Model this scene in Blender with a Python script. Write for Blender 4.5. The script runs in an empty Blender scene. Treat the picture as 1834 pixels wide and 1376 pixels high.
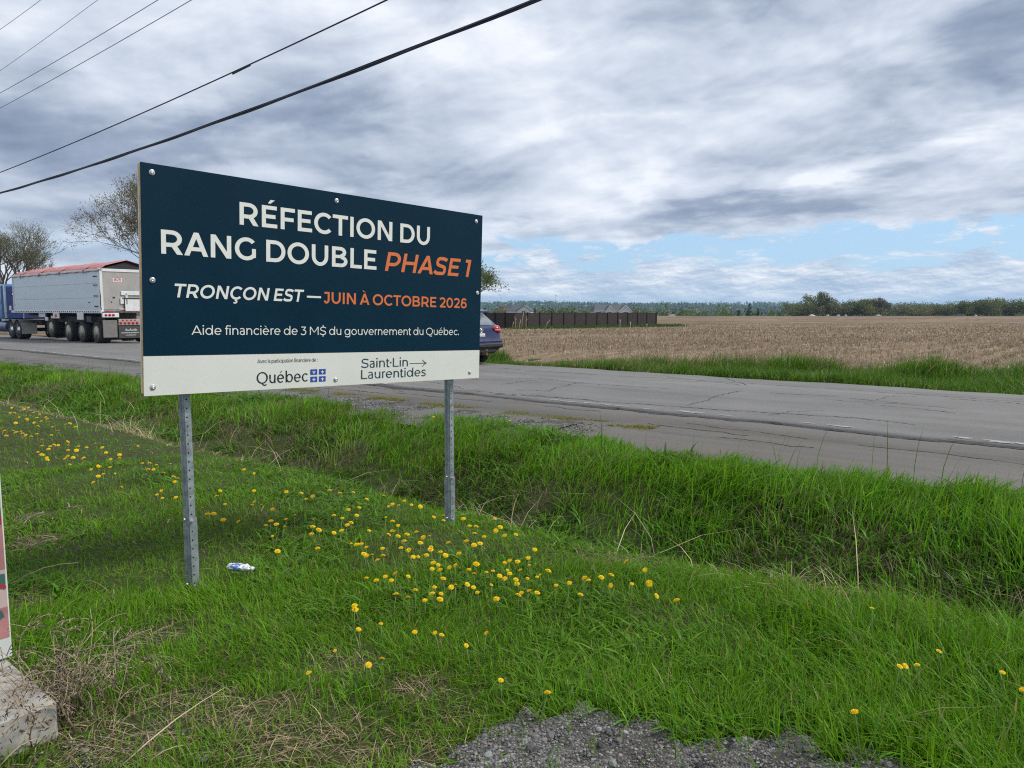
import bpy, math, random
import numpy as np
from mathutils import Vector, Matrix

sc = bpy.context.scene
COL = sc.collection
R = math.radians
rng = np.random.default_rng(7)
random.seed(7)

# ------------------------------------------------------------------ camera
FPX = 1346.0                      # focal length in photo pixels (photo is 1834 wide)
PITCH = math.atan(133.0 / FPX)
CAMH = 1.6
cam = bpy.data.cameras.new('camera')
cam.sensor_width = 36.0
cam.lens = 36.0 * FPX / 1834.0
cam.clip_start = 0.05
cam.clip_end = 30000.0
camo = bpy.data.objects.new('camera', cam)
COL.objects.link(camo)
camo.location = (0, 0, CAMH)
camo.rotation_euler = (math.pi / 2 - PITCH, 0, 0)
sc.camera = camo

# ------------------------------------------------------------------ colour management
sc.view_settings.view_transform = 'Standard'
sc.view_settings.look = 'None'
sc.view_settings.exposure = 0.56
sc.view_settings.gamma = 1.0
sc.cycles.max_bounces = 6
sc.cycles.diffuse_bounces = 3
sc.cycles.glossy_bounces = 3
sc.cycles.transmission_bounces = 4
sc.cycles.transparent_max_bounces = 8
sc.cycles.volume_bounces = 1
sc.cycles.use_denoising = False
sc.cycles.sample_clamp_indirect = 4.0
sc.cycles.filter_width = 1.15

# ------------------------------------------------------------------ sun (veiled by cloud, from the right behind the camera)
SUN_EL, SUN_AZ = 46.0, 88.0      # azimuth clockwise from +Y
sun = bpy.data.lights.new('sun', 'SUN')
sun.energy = 2.3
sun.angle = R(12)
sun.color = (1.0, 0.95, 0.87)
suno = bpy.data.objects.new('sun', sun)
COL.objects.link(suno)
sd = Vector((math.sin(R(SUN_AZ)) * math.cos(R(SUN_EL)), math.cos(R(SUN_AZ)) * math.cos(R(SUN_EL)), math.sin(R(SUN_EL))))
suno.rotation_euler = sd.to_track_quat('Z', 'Y').to_euler()
suno.location = (0, 0, 30)

# ------------------------------------------------------------------ node helpers
class NT:
    def __init__(self, tree):
        self.t = tree
    def n(self, kind, **kw):
        nd = self.t.nodes.new(kind)
        for k, v in kw.items():
            setattr(nd, k, v)
        return nd
    def put(self, sock, v):
        if hasattr(v, 'is_output'):
            self.t.links.new(v, sock)
        elif v is not None:
            sock.default_value = v
    def m(self, op, a, b=None, c=None, clamp=False):
        nd = self.n('ShaderNodeMath', operation=op, use_clamp=clamp)
        self.put(nd.inputs[0], a)
        if b is not None: self.put(nd.inputs[1], b)
        if c is not None: self.put(nd.inputs[2], c)
        return nd.outputs[0]
    def sstep(self, v, lo, hi, a=0.0, b=1.0):
        nd = self.n('ShaderNodeMapRange', interpolation_type='SMOOTHSTEP')
        self.put(nd.inputs[0], v)
        for i, x in enumerate((lo, hi, a, b)): self.put(nd.inputs[i + 1], x)
        return nd.outputs[0]
    def mix(self, f, a, b, blend='MIX'):
        nd = self.n('ShaderNodeMix', data_type='RGBA', blend_type=blend)
        self.put(nd.inputs[0], f)
        self.put(nd.inputs[6], a if hasattr(a, 'is_output') else tuple(a) + (1,))
        self.put(nd.inputs[7], b if hasattr(b, 'is_output') else tuple(b) + (1,))
        return nd.outputs[2]
    def noise(self, vec, scale, detail=4, rough=0.5, dist=0.0, dim='3D', w=None):
        nd = self.n('ShaderNodeTexNoise', noise_dimensions=dim)
        if vec is not None: self.put(nd.inputs['Vector'], vec)
        nd.inputs['Scale'].default_value = scale
        nd.inputs['Detail'].default_value = detail
        nd.inputs['Roughness'].default_value = rough
        nd.inputs['Distortion'].default_value = dist
        return nd.outputs[0]
    def ramp(self, f, stops, interp='LINEAR'):
        nd = self.n('ShaderNodeValToRGB')
        nd.color_ramp.interpolation = interp
        e = nd.color_ramp.elements
        while len(e) < len(stops): e.new(0.5)
        for el, (p, c) in zip(e, stops):
            el.position = p
            el.color = tuple(c) + (1,)
        self.put(nd.inputs[0], f)
        return nd.outputs[0]
    def comb(self, x, y, z):
        nd = self.n('ShaderNodeCombineXYZ')
        for i, v in enumerate((x, y, z)): self.put(nd.inputs[i], v)
        return nd.outputs[0]

# ------------------------------------------------------------------ sky: broken overcast with a clear strip low on the right
world = bpy.data.worlds.new('World')
sc.world = world
world.use_nodes = True
def build_sky():
    t = NT(world.node_tree)
    bg = [n for n in world.node_tree.nodes if n.type == 'BACKGROUND'][0]
    tc = t.n('ShaderNodeTexCoord')
    sep = t.n('ShaderNodeSeparateXYZ')
    t.put(sep.inputs[0], tc.outputs['Generated'])
    x, y, z = sep.outputs
    zc = t.m('MAXIMUM', z, 0.0)
    az = t.m('ARCTAN2', x, y)
    el = t.m('ARCSINE', zc)
    den = t.m('ADD', zc, 0.10)
    px = t.m('DIVIDE', x, den)
    py = t.m('DIVIDE', y, den)
    # cloud streets run towards the low left
    ca, sa = math.cos(R(-55)), math.sin(R(-55))
    a1 = t.m('ADD', t.m('MULTIPLY', px, sa), t.m('MULTIPLY', py, ca))
    b1 = t.m('SUBTRACT', t.m('MULTIPLY', px, ca), t.m('MULTIPLY', py, sa))
    q = t.comb(t.m('MULTIPLY', a1, 0.82), b1, 0.0)
    big = t.noise(q, 0.62, 5, 0.55, 0.5)
    fine = t.noise(q, 1.15, 7, 0.50, 0.5)
    wisp = t.noise(t.comb(t.m('MULTIPLY', az, 5.0), t.m('SUBTRACT', t.m('MULTIPLY', el, 10.0), t.m('MULTIPLY', az, 1.2)), 3.0), 1.3, 7, 0.50, 0.4)
    def billow(kx, ky, w, scale, dist, d):
        ex = t.m('MULTIPLY', az, kx)
        ey = t.m('SUBTRACT', t.m('MULTIPLY', el, ky), t.m('MULTIPLY', az, kx * 0.18))
        n0 = t.noise(t.comb(ex, ey, w), scale, 7, 0.50, dist)
        n1 = t.noise(t.comb(t.m('ADD', ex, d * 0.35), t.m('ADD', ey, d), w), scale, 7, 0.50, dist)
        return n0, t.m('SUBTRACT', n0, n1)
    _, rel1 = billow(3.4, 7.6, 31.0, 1.5, 0.45, 0.085)
    _, rel2 = billow(8.0, 17.0, 37.0, 1.5, 0.35, 0.08)
    # slowly warp the placed patches so their outline is ragged
    wa = t.m('MULTIPLY', t.m('SUBTRACT', t.noise(q, 1.3, 5, 0.6), 0.5), 0.34)
    we = t.m('MULTIPLY', t.m('SUBTRACT', t.noise(t.comb(a1, b1, 7.0), 1.1, 5, 0.6), 0.5), 0.16)
    azw = t.m('ADD', az, wa)
    elw = t.m('ADD', el, we)
    def patch(ad, ed, sa_, se_, w, tilt=0.0):
        da = t.m('SUBTRACT', azw, R(ad))
        de = t.m('SUBTRACT', elw, R(ed))
        if tilt: de = t.m('SUBTRACT', de, t.m('MULTIPLY', da, tilt))
        u = t.m('DIVIDE', da, R(sa_))
        v = t.m('DIVIDE', de, R(se_))
        r2 = t.m('ADD', t.m('MULTIPLY', u, u), t.m('MULTIPLY', v, v))
        return t.m('MULTIPLY', t.m('EXPONENT', t.m('MULTIPLY', r2, -1.0)), w * 0.80)
    P = [ # azimuth, elevation, spread az, spread el, lightness change, tilt
        (33, 14.5, 9, 3.2, -0.62, 0.10), (28, 20.5, 9, 3.0, -0.30, 0), (17, 6.9, 11, 1.2, -0.50, 0.05),
        (30, 8.0, 8, 1.2, -0.22, 0.0), (10, 20.5, 9, 2.6, -0.22, 0), (-19, 13.0, 13, 3.2, -0.40, 0.12),
        (-34, 12.0, 9, 3.5, -0.34, 0), (-27, 8.5, 10, 2.4, -0.26, 0), (1.5, 5.6, 5, 1.1, -0.30, 0),
        (-33, 22.0, 6, 2.2, -0.20, 0), (-12, 9.5, 7, 1.6, -0.28, 0.1),
        (2, 18.5, 5, 4.5, 0.24, 0), (-13, 21.0, 9, 3.0, 0.20, 0), (-31, 17.5, 6, 2.0, 0.24, 0),
        (0, 14.0, 7, 2.0, 0.04, 0), (22, 9.8, 6, 1.0, 0.34, 0.12), (29, 10.4, 7, 1.1, 0.28, 0.05), (8, 9.6, 7, 1.4, 0.20, 0.05),
        (18, 15.5, 6, 1.6, 0.0, 0.15), (36, 8.8, 4, 0.9, 0.2, 0), (-4, 7.6, 5, 1.0, 0.12, 0)]
    L = 0.70
    acc = t.m('ADD', t.m('MULTIPLY', t.m('SUBTRACT', big, 0.5), 0.46), L)
    lump = t.sstep(fine, 0.33, 0.67)
    small = t.sstep(t.noise(t.comb(a1, b1, 21.0), 4.6, 6, 0.55, 0.6), 0.32, 0.68)
    acc = t.m('ADD', acc, t.m('MULTIPLY', t.m('SUBTRACT', lump, 0.5), 0.26))
    acc = t.m('ADD', acc, t.m('MULTIPLY', t.m('SUBTRACT', small, 0.5), 0.02))
    acc = t.m('ADD', acc, t.m('MULTIPLY', t.m('SUBTRACT', t.sstep(wisp, 0.3, 0.7), 0.5), 0.30))
    relief = t.m('ADD', t.m('MULTIPLY', rel1, 1.15), t.m('MULTIPLY', rel2, 0.42))
    acc = t.m('ADD', acc, t.m('MINIMUM', t.m('MAXIMUM', relief, -0.22), 0.26))
    for p in P: acc = t.m('ADD', acc, patch(*p))
    over = t.m('MULTIPLY', 1.0, t.sstep(el, R(28), R(70), 0.0, 0.22))
    acc = t.m('ADD', acc, over)
    stops = [(0.0, (0.150, 0.192, 0.275)), (0.28, (0.238, 0.286, 0.376)), (0.52, (0.362, 0.411, 0.496)),
             (0.78, (0.492, 0.536, 0.610)), (1.0, (0.625, 0.653, 0.705))]
    cloud = t.ramp(acc, stops)
    # low bank of distant cumulus under the clear strip
    lowq = t.comb(t.m('MULTIPLY', az, 9.0), t.m('MULTIPLY', el, 42.0), 1.0)
    ln = t.noise(lowq, 1.2, 7, 0.58, 0.3)
    ln2 = t.noise(t.comb(t.m('MULTIPLY', az, 14.0), t.m('MULTIPLY', el, 70.0), 5.0), 1.0, 5, 0.6, 0.2)
    lowv = t.m('ADD', t.m('MULTIPLY', ln, 0.9), t.m('MULTIPLY', ln2, 0.45))
    _, rel3 = billow(22.0, 62.0, 41.0, 1.3, 0.2, 0.10)
    lowv = t.m('ADD', lowv, t.m('MULTIPLY', rel3, 1.1))
    lowcol = t.ramp(lowv, [(0.40, (0.27, 0.35, 0.47)), (0.60, (0.37, 0.44, 0.54)), (0.74, (0.49, 0.54, 0.61)), (0.90, (0.66, 0.68, 0.71))])
    lowcol = t.mix(t.sstep(el, R(0.0), R(1.6), 0.75, 0.0), lowcol, (0.31, 0.405, 0.53))
    sky = t.n('ShaderNodeTexSky', sky_type='NISHITA')
    sky.sun_disc = False
    sky.sun_elevation = R(SUN_EL)
    sky.sun_rotation = R(SUN_AZ)
    sky.air_density = 1.0
    sky.dust_density = 0.6
    blue = t.mix(1.0, sky.outputs[0], (0.72, 0.78, 0.83), 'MULTIPLY')
    sc10 = lambda c: t.mix(1.0, c, (10, 10, 10), 'MULTIPLY')
    # clear strip: ragged upper and lower edge, only over the right and centre
    edge_n = t.m('MULTIPLY', t.m('SUBTRACT', t.noise(t.comb(t.m('MULTIPLY', az, 8.0), t.m('MULTIPLY', el, 26.0), 9.0), 1.3, 7, 0.6, 0.4), 0.5), R(5.0))
    e2 = t.m('ADD', el, edge_n)
    top = t.m('ADD', R(4.7), t.m('MULTIPLY', t.sstep(az, R(-2), R(26)), R(1.0)))
    low = t.m('ADD', R(2.9), 0.0)
    upper_open = t.m('SUBTRACT', 1.0, t.sstep(t.m('SUBTRACT', e2, top), R(-0.25), R(0.55)))
    puffs = t.noise(t.comb(t.m('MULTIPLY', az, 12.0), t.m('MULTIPLY', el, 34.0), 13.0), 1.5, 6, 0.55, 0.2)
    pf = t.sstep(puffs, 0.56, 0.66)
    lowmask = t.m('SUBTRACT', 1.0, t.sstep(t.m('ADD', e2, t.m('MULTIPLY', edge_n, 0.3)), R(2.7), R(3.7)))
    lowmask = t.m('MAXIMUM', lowmask, t.m('MULTIPLY', pf, 0.85))
    clear = t.mix(0.72, blue, (3.1, 4.8, 6.8))
    under = t.mix(lowmask, clear, sc10(lowcol))
    leftover = t.sstep(az, R(-20), R(-4), 0.25, 1.0)
    final = t.mix(t.m('MULTIPLY', upper_open, leftover), sc10(cloud), under)
    below = t.sstep(z, -0.03, -0.002)
    final = t.mix(below, (0.9, 1.0, 0.7), final)
    t.put(bg.inputs[0], final)
    bg.inputs[1].default_value = 0.1
build_sky()

# ------------------------------------------------------------------ road frame: u = distance across towards the road, s = along it to the far left
RA = R(50.5)
CA, SA = math.cos(RA), math.sin(RA)
HEAD = math.pi / 2 + RA           # heading of the far lane
def W(u, s):
    return (u * CA - s * SA, u * SA + s * CA)
def US(x, y):
    return x * CA + y * SA, -x * SA + y * CA
def sst(v, a, b):
    t = np.clip((v - a) / (b - a), 0, 1)
    return t * t * (3 - 2 * t)
NU = [-400, -20, 0, 3.9, 4.45, 4.95, 5.4, 5.9, 6.9, 7.75, 8.7, 10.0, 10.5, 16.6, 17.2, 18.2, 18.9, 19.7, 21, 30, 6000]
NZ = [0.1, 0.05, 0, 0.0, -0.07, -0.55, -0.80, -0.72, -0.26, -0.075, -0.065, -0.065, -0.09, -0.07, -0.08, -0.30, -0.26, -0.04, 0.04, 0, 0]
FY = [-9000, 0, 30, 85, 120, 310, 335, 450, 900, 1300, 1900, 2500, 2800, 9000]
FZ = [0, 0, 0, -0.6, -0.75, -0.95, -2.6, -6, -8, -7, 1, 12, 15, 0]
def H(x, y):
    x = np.asarray(x, float); y = np.asarray(y, float)
    u, s = US(x, y)
    z = np.interp(u, NU, NZ)
    z = np.where((u > 4.3) & (u < 7.9), z * (1 - 0.5 * sst(s, 7, 12)), z)
    fill = sst(s, 24, 32)
    z = np.where((u > 16.7) & (u < 20.5), z * (1 - fill) - 0.05 * fill, z)
    z = z + np.interp(y, FY, FZ)
    w = np.clip((9.5 - u) / 1.5, 0, 1)
    z = z + w * (0.018 * np.sin(x * 2.3 + 1.1 * y) * np.cos(y * 1.9 - .7 * x) + 0.010 * np.sin(x * 6.1 - y * 4.7) + 0.03 * np.sin(x * .7 + 2) * np.sin(y * .9))
    far = sst(y, 1200, 2400)
    z = z + far * (4.5 * np.sin(x / 420. + 1.0) + 2.5 * np.sin(x / 170. + y / 300.) + 1.2 * np.sin(x / 61.))
    return z
def at(px, py, z=0.0):
    """ground point under a measured photo position, used while laying the place out"""
    cx = (px - 917) / FPX; cy = (688 - py) / FPX
    c, s = math.cos(PITCH), math.sin(PITCH)
    d = (cx, c + cy * s, -s + cy * c)
    t = (z - CAMH) / d[2]
    return d[0] * t, d[1] * t
def at_d(px, D):
    return (px - 917) / FPX * D, D

# ------------------------------------------------------------------ object helpers
def props(o, label=None, cat=None, group=None, kind=None):
    if label: o['label'] = label
    if cat: o['category'] = cat
    if group: o['group'] = group
    if kind: o['kind'] = kind
    return o
def empty(name, loc, rz=0.0, label=None, cat=None, group=None):
    o = bpy.data.objects.new(name, None)
    o.empty_display_size = 0.2
    COL.objects.link(o)
    o.location = loc
    o.rotation_euler = (0, 0, rz)
    return props(o, label, cat, group)
def link_mesh(name, me, mats, parent=None, loc=None):
    for m in (mats if isinstance(mats, (list, tuple)) else [mats]): me.materials.append(m)
    o = bpy.data.objects.new(name, me)
    COL.objects.link(o)
    if parent: o.parent = parent
    if loc is not None: o.location = loc
    return o
def np_mesh(name, V, loops, starts, col=None, matidx=None, smooth=False):
    me = bpy.data.meshes.new(name)
    V = np.ascontiguousarray(V, np.float32)
    loops = np.ascontiguousarray(loops, np.int32)
    starts = np.ascontiguousarray(starts, np.int32)
    me.vertices.add(len(V)); me.vertices.foreach_set('co', V.ravel())
    me.loops.add(len(loops)); me.loops.foreach_set('vertex_index', loops)
    me.polygons.add(len(starts)); me.polygons.foreach_set('loop_start', starts)
    if matidx is not None: me.polygons.foreach_set('material_index', np.ascontiguousarray(matidx, np.int32))
    me.polygons.foreach_set('use_smooth', np.full(len(starts), bool(smooth)))
    me.update(calc_edges=True)
    if col is not None:
        a = me.attributes.new('tint', 'FLOAT_COLOR', 'POINT')
        c = np.ones((len(V), 4), np.float32); c[:, :3] = col
        a.data.foreach_set('color', c.ravel())
    return me
class MB:
    """collects shapes; build() links them as one mesh object"""
    def __init__(s):
        s.v = []; s.f = []; s.mi = []; s.sm = []; s.cuts = [0]
    def cut(s):
        """what follows is a piece of its own"""
        if len(s.f) > s.cuts[-1]: s.cuts.append(len(s.f))
        return s
    def add(s, verts, faces, mi=0, smooth=False, M=None):
        b = len(s.v)
        for p in verts:
            p = Vector(p)
            s.v.append(M @ p if M is not None else p)
        for f in faces:
            s.f.append([b + i for i in f]); s.mi.append(mi); s.sm.append(smooth)
        return s
    def box(s, c, d, mi=0, bev=0.0, M=None, rz=0.0, ry=0.0, rx=0.0):
        x, y, z = (k / 2 for k in d)
        T = Matrix.Translation(c)
        if rz or ry or rx:
            T = T @ Matrix.Rotation(rz, 4, 'Z') @ Matrix.Rotation(ry, 4, 'Y') @ Matrix.Rotation(rx, 4, 'X')
        if M is not None: T = M @ T
        if bev <= 0:
            v = [(i * x, j * y, k * z) for k in (-1, 1) for j in (-1, 1) for i in (-1, 1)]
            f = [(0, 2, 3, 1), (4, 5, 7, 6), (0, 1, 5, 4), (2, 6, 7, 3), (0, 4, 6, 2), (1, 3, 7, 5)]
            return s.add(v, f, mi, False, T)
        b = min(bev, x * .95, y * .95, z * .95)
        v = []; idx = {}
        for k in (-1, 1):
            for j in (-1, 1):
                for i in (-1, 1):
                    for ax in range(3):
                        p = [i * (x - b), j * (y - b), k * (z - b)]
                        p[ax] = (i * x, j * y, k * z)[ax]
                        idx[(i, j, k, ax)] = len(v); v.append(tuple(p))
        f = []
        for ax in range(3):
            o = [a for a in range(3) if a != ax]
            for sg in (-1, 1):
                def key(a_, b_):
                    t = [0, 0, 0]; t[ax] = sg; t[o[0]] = a_; t[o[1]] = b_
                    return idx[(t[0], t[1], t[2], ax)]
                q = [key(-1, -1), key(1, -1), key(1, 1), key(-1, 1)]
                if (sg == 1) == (ax == 1): q.reverse()
                f.append(q)
        for ax in range(3):
            o = [a for a in range(3) if a != ax]
            for a_ in (-1, 1):
                for b_ in (-1, 1):
                    def k2(e, w):
                        t = [0, 0, 0]; t[ax] = e; t[o[0]] = a_; t[o[1]] = b_
                        return idx[(t[0], t[1], t[2], w)]
                    f.append([k2(-1, o[0]), k2(1, o[0]), k2(1, o[1]), k2(-1, o[1])])
        for k in (-1, 1):
            for j in (-1, 1):
                for i in (-1, 1):
                    f.append([idx[(i, j, k, 0)], idx[(i, j, k, 1)], idx[(i, j, k, 2)]])
        return s.add(v, f, mi, False, T)
    def cyl(s, p0, p1, r0, r1=None, n=16, mi=0, caps=True, smooth=True):
        p0 = Vector(p0); p1 = Vector(p1); r1 = r0 if r1 is None else r1
        d = (p1 - p0).normalized()
        a = d.orthogonal().normalized(); b = d.cross(a)
        v = [p0 + (a * math.cos(2 * math.pi * i / n) + b * math.sin(2 * math.pi * i / n)) * r0 for i in range(n)]
        v += [p1 + (a * math.cos(2 * math.pi * i / n) + b * math.sin(2 * math.pi * i / n)) * r1 for i in range(n)]
        s.add(v, [(i, (i + 1) % n, n + (i + 1) % n, n + i) for i in range(n)], mi, smooth)
        if caps:
            s.add(v[:n], [tuple(reversed(range(n)))], mi); s.add(v[n:], [tuple(range(n))], mi)
        return s
    def tube(s, pts, rad, n=6, mi=0, smooth=True, closed_ends=True):
        pts = [Vector(p) for p in pts]
        rads = rad if isinstance(rad, (list, tuple)) else [rad] * len(pts)
        v = []
        for i, p in enumerate(pts):
            d = (pts[min(i + 1, len(pts) - 1)] - pts[max(i - 1, 0)]).normalized()
            a = Vector((0, 0, 1)).cross(d)
            if a.length < 1e-3: a = Vector((1, 0, 0)).cross(d)
            a.normalize(); b = d.cross(a)
            v += [p + (a * math.cos(2 * math.pi * k / n) + b * math.sin(2 * math.pi * k / n)) * rads[i] for k in range(n)]
        f = []
        for i in range(len(pts) - 1):
            for k in range(n):
                f.append((i * n + k, i * n + (k + 1) % n, (i + 1) * n + (k + 1) % n, (i + 1) * n + k))
        if closed_ends:
            f.append(tuple(reversed(range(n)))); f.append(tuple(range((len(pts) - 1) * n, len(pts) * n)))
        return s.add(v, f, mi, smooth)
    def lathe(s, c, axis, prof, n=24, mi=0, smooth=True):
        """prof: list of (distance along axis, radius)"""
        c = Vector(c); d = Vector(axis).normalized(); a = d.orthogonal().normalized(); b = d.cross(a)
        v = []
        for h, r in prof:
            v += [c + d * h + (a * math.cos(2 * math.pi * k / n) + b * math.sin(2 * math.pi * k / n)) * r for k in range(n)]
        f = []
        for i in range(len(prof) - 1):
            for k in range(n):
                f.append((i * n + k, i * n + (k + 1) % n, (i + 1) * n + (k + 1) % n, (i + 1) * n + k))
        f.append(tuple(reversed(range(n)))); f.append(tuple(range((len(prof) - 1) * n, len(prof) * n)))
        return s.add(v, f, mi, smooth)
    def prism(s, poly, p0, ax, ay, az, depth, mi=0):
        """poly in (ax, ay), extruded along az"""
        ax, ay, az = Vector(ax), Vector(ay), Vector(az); p0 = Vector(p0)
        n = len(poly)
        v = [p0 + ax * x + ay * y for x, y in poly] + [p0 + ax * x + ay * y + az * depth for x, y in poly]
        f = [tuple(reversed(range(n))), tuple(range(n, 2 * n))] + [(i, (i + 1) % n, n + (i + 1) % n, n + i) for i in range(n)]
        return s.add(v, f, mi)
    def mesh(s, name):
        me = bpy.data.meshes.new(name)
        me.from_pydata([tuple(p) for p in s.v], [], s.f)
        me.polygons.foreach_set('material_index', s.mi)
        me.polygons.foreach_set('use_smooth', s.sm)
        me.update()
        return me
    def pieces(s):
        """marks every separate piece (shapes that touch stay one piece)"""
        pos = {}; par = list(range(len(s.f)))
        def root(i):
            while par[i] != i: par[i] = par[par[i]]; i = par[i]
            return i
        for k, f in enumerate(s.f):
            for i in f:
                q = tuple(round(c, 4) for c in s.v[i])
                if q in pos: par[root(k)] = root(pos[q])
                else: pos[q] = k
        grp = {}
        for k in range(len(s.f)): grp.setdefault(root(k), []).append(k)
        G = list(grp.values())
        bb = []
        for g in G:
            vs = [s.v[i] for k in g for i in s.f[k]]
            bb.append(([min(v[c] for v in vs) - .003 for c in range(3)], [max(v[c] for v in vs) + .003 for c in range(3)]))
        done = []
        par2 = list(range(len(G)))
        def r2(i):
            while par2[i] != i: i = par2[i]
            return i
        for i in range(len(G)):
            for j in range(i):
                if all(bb[i][0][c] <= bb[j][1][c] and bb[j][0][c] <= bb[i][1][c] for c in range(3)): par2[r2(i)] = r2(j)
        out = {}
        for i, g in enumerate(G): out.setdefault(r2(i), []).extend(g)
        order = [k for g in out.values() for k in g]
        cuts = [0]
        for g in out.values(): cuts.append(cuts[-1] + len(g))
        s.f = [s.f[k] for k in order]; s.mi = [s.mi[k] for k in order]; s.sm = [s.sm[k] for k in order]
        s.cuts = cuts[:-1]
    def build(s, name, mats, parent=None, loc=None, split=False):
        if split: s.pieces()
        if len(s.cuts) > 1:
            c = s.cuts + [len(s.f)]; o = None
            for a, b in zip(c, c[1:]):
                if b <= a: continue
                q = MB(); idx = {}
                for k in range(a, b):
                    f = []
                    for i in s.f[k]:
                        if i not in idx: idx[i] = len(q.v); q.v.append(s.v[i])
                        f.append(idx[i])
                    q.f.append(f); q.mi.append(s.mi[k]); q.sm.append(s.sm[k])
                o2 = q.build(name, mats, parent, loc); o = o or o2
            return o
        return link_mesh(name, s.mesh(name), mats, parent, loc)

# ------------------------------------------------------------------ materials
def new_mat(name):
    m = bpy.data.materials.new(name)
    m.use_nodes = True
    t = NT(m.node_tree)
    b = [n for n in m.node_tree.nodes if n.type == 'BSDF_PRINCIPLED'][0]
    return m, t, b
def pmat(name, col, rough=0.6, metal=0.0, var=0.12, vscale=6.0, bump=0.0, bscale=40.0, spec=0.5, coat=0.0, dirt=None):
    m, t, b = new_mat(name)
    tc = t.n('ShaderNodeTexCoord')
    v = tc.outputs['Object']
    n = t.noise(v, vscale, 5, 0.6)
    f = t.sstep(n, 0.3, 0.7)
    c0 = [c * (1 - var) for c in col]; c1 = [min(1, c * (1 + var)) for c in col]
    c = t.mix(f, c0, c1)
    if dirt:
        g = t.sstep(t.noise(v, vscale * 2.7, 7, 0.7), 0.52, 0.74, 0.0, dirt[1])
        c = t.mix(g, c, dirt[0])
    t.put(b.inputs['Base Color'], c)
    t.put(b.inputs['Roughness'], t.sstep(n, 0.2, 0.8, max(0.02, rough - 0.08), min(1, rough + 0.08)))
    b.inputs['Metallic'].default_value = metal
    b.inputs['Specular IOR Level'].default_value = spec
    if coat: b.inputs['Coat Weight'].default_value = coat; b.inputs['Coat Roughness'].default_value = 0.05
    if bump:
        bn = t.n('ShaderNodeBump'); bn.inputs['Strength'].default_value = bump; bn.inputs['Distance'].default_value = 0.01
        t.put(bn.inputs['Height'], t.noise(v, bscale, 6, 0.6))
        t.put(b.inputs['Normal'], bn.outputs[0])
    return m
def tint_mat(name, rough=0.5, trans=0.25, spec=0.4):
    """plant matter: colour per blade or leaf, with light passing through"""
    m, t, b = new_mat(name)
    at_ = t.n('ShaderNodeAttribute', attribute_name='tint')
    c = at_.outputs['Color']
    t.put(b.inputs['Base Color'], c)
    b.inputs['Roughness'].default_value = rough
    b.inputs['Specular IOR Level'].default_value = spec
    if trans:
        tr = t.n('ShaderNodeBsdfTranslucent')
        t.put(tr.inputs[0], t.mix(1.0, c, (1.25, 1.2, 0.7), 'MULTIPLY'))
        mx = t.n('ShaderNodeMixShader'); mx.inputs[0].default_value = trans
        out = [n for n in m.node_tree.nodes if n.type == 'OUTPUT_MATERIAL'][0]
        t.put(mx.inputs[1], b.outputs[0]); t.put(mx.inputs[2], tr.outputs[0])
        t.put(out.inputs[0], mx.outputs[0])
    return m

MG = tint_mat('grass_blade', 0.45, 0.38, 0.14)
MSTRAW = tint_mat('dry_straw', 0.7, 0.12, 0.25)
MLEAF = tint_mat('tree_leaf', 0.6, 0.25, 0.25)
MBARK = pmat('bark', (0.120, 0.104, 0.086), 0.9, var=0.35, vscale=9, bump=0.5, bscale=30)

def soil_material():
    m, t, b = new_mat('soil_and_thatch')
    tc = t.n('ShaderNodeTexCoord'); v = tc.outputs['Object']
    n1 = t.noise(v, 0.9, 6, 0.6); n2 = t.noise(v, 35, 6, 0.7); n3 = t.noise(v, 0.02, 4, 0.6)
    c = t.ramp(n2, [(0.3, (0.022, 0.026, 0.012)), (0.5, (0.045, 0.058, 0.020)), (0.62, (0.085, 0.082, 0.036)), (0.75, (0.17, 0.135, 0.075))])
    c = t.mix(t.sstep(n1, 0.40, 0.66), c, t.ramp(n2, [(0.35, (0.03, 0.04, 0.015)), (0.7, (0.07, 0.10, 0.03))]))
    c = t.mix(t.sstep(n3, 0.35, 0.65, 0.0, 0.5), c, (0.055, 0.085, 0.03))
    t.put(b.inputs['Base Color'], c); b.inputs['Roughness'].default_value = 0.95; b.inputs['Specular IOR Level'].default_value = 0.1
    bn = t.n('ShaderNodeBump'); bn.inputs['Strength'].default_value = 0.8; bn.inputs['Distance'].default_value = 0.02
    t.put(bn.inputs['Height'], n2); t.put(b.inputs['Normal'], bn.outputs[0])
    return m
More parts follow.
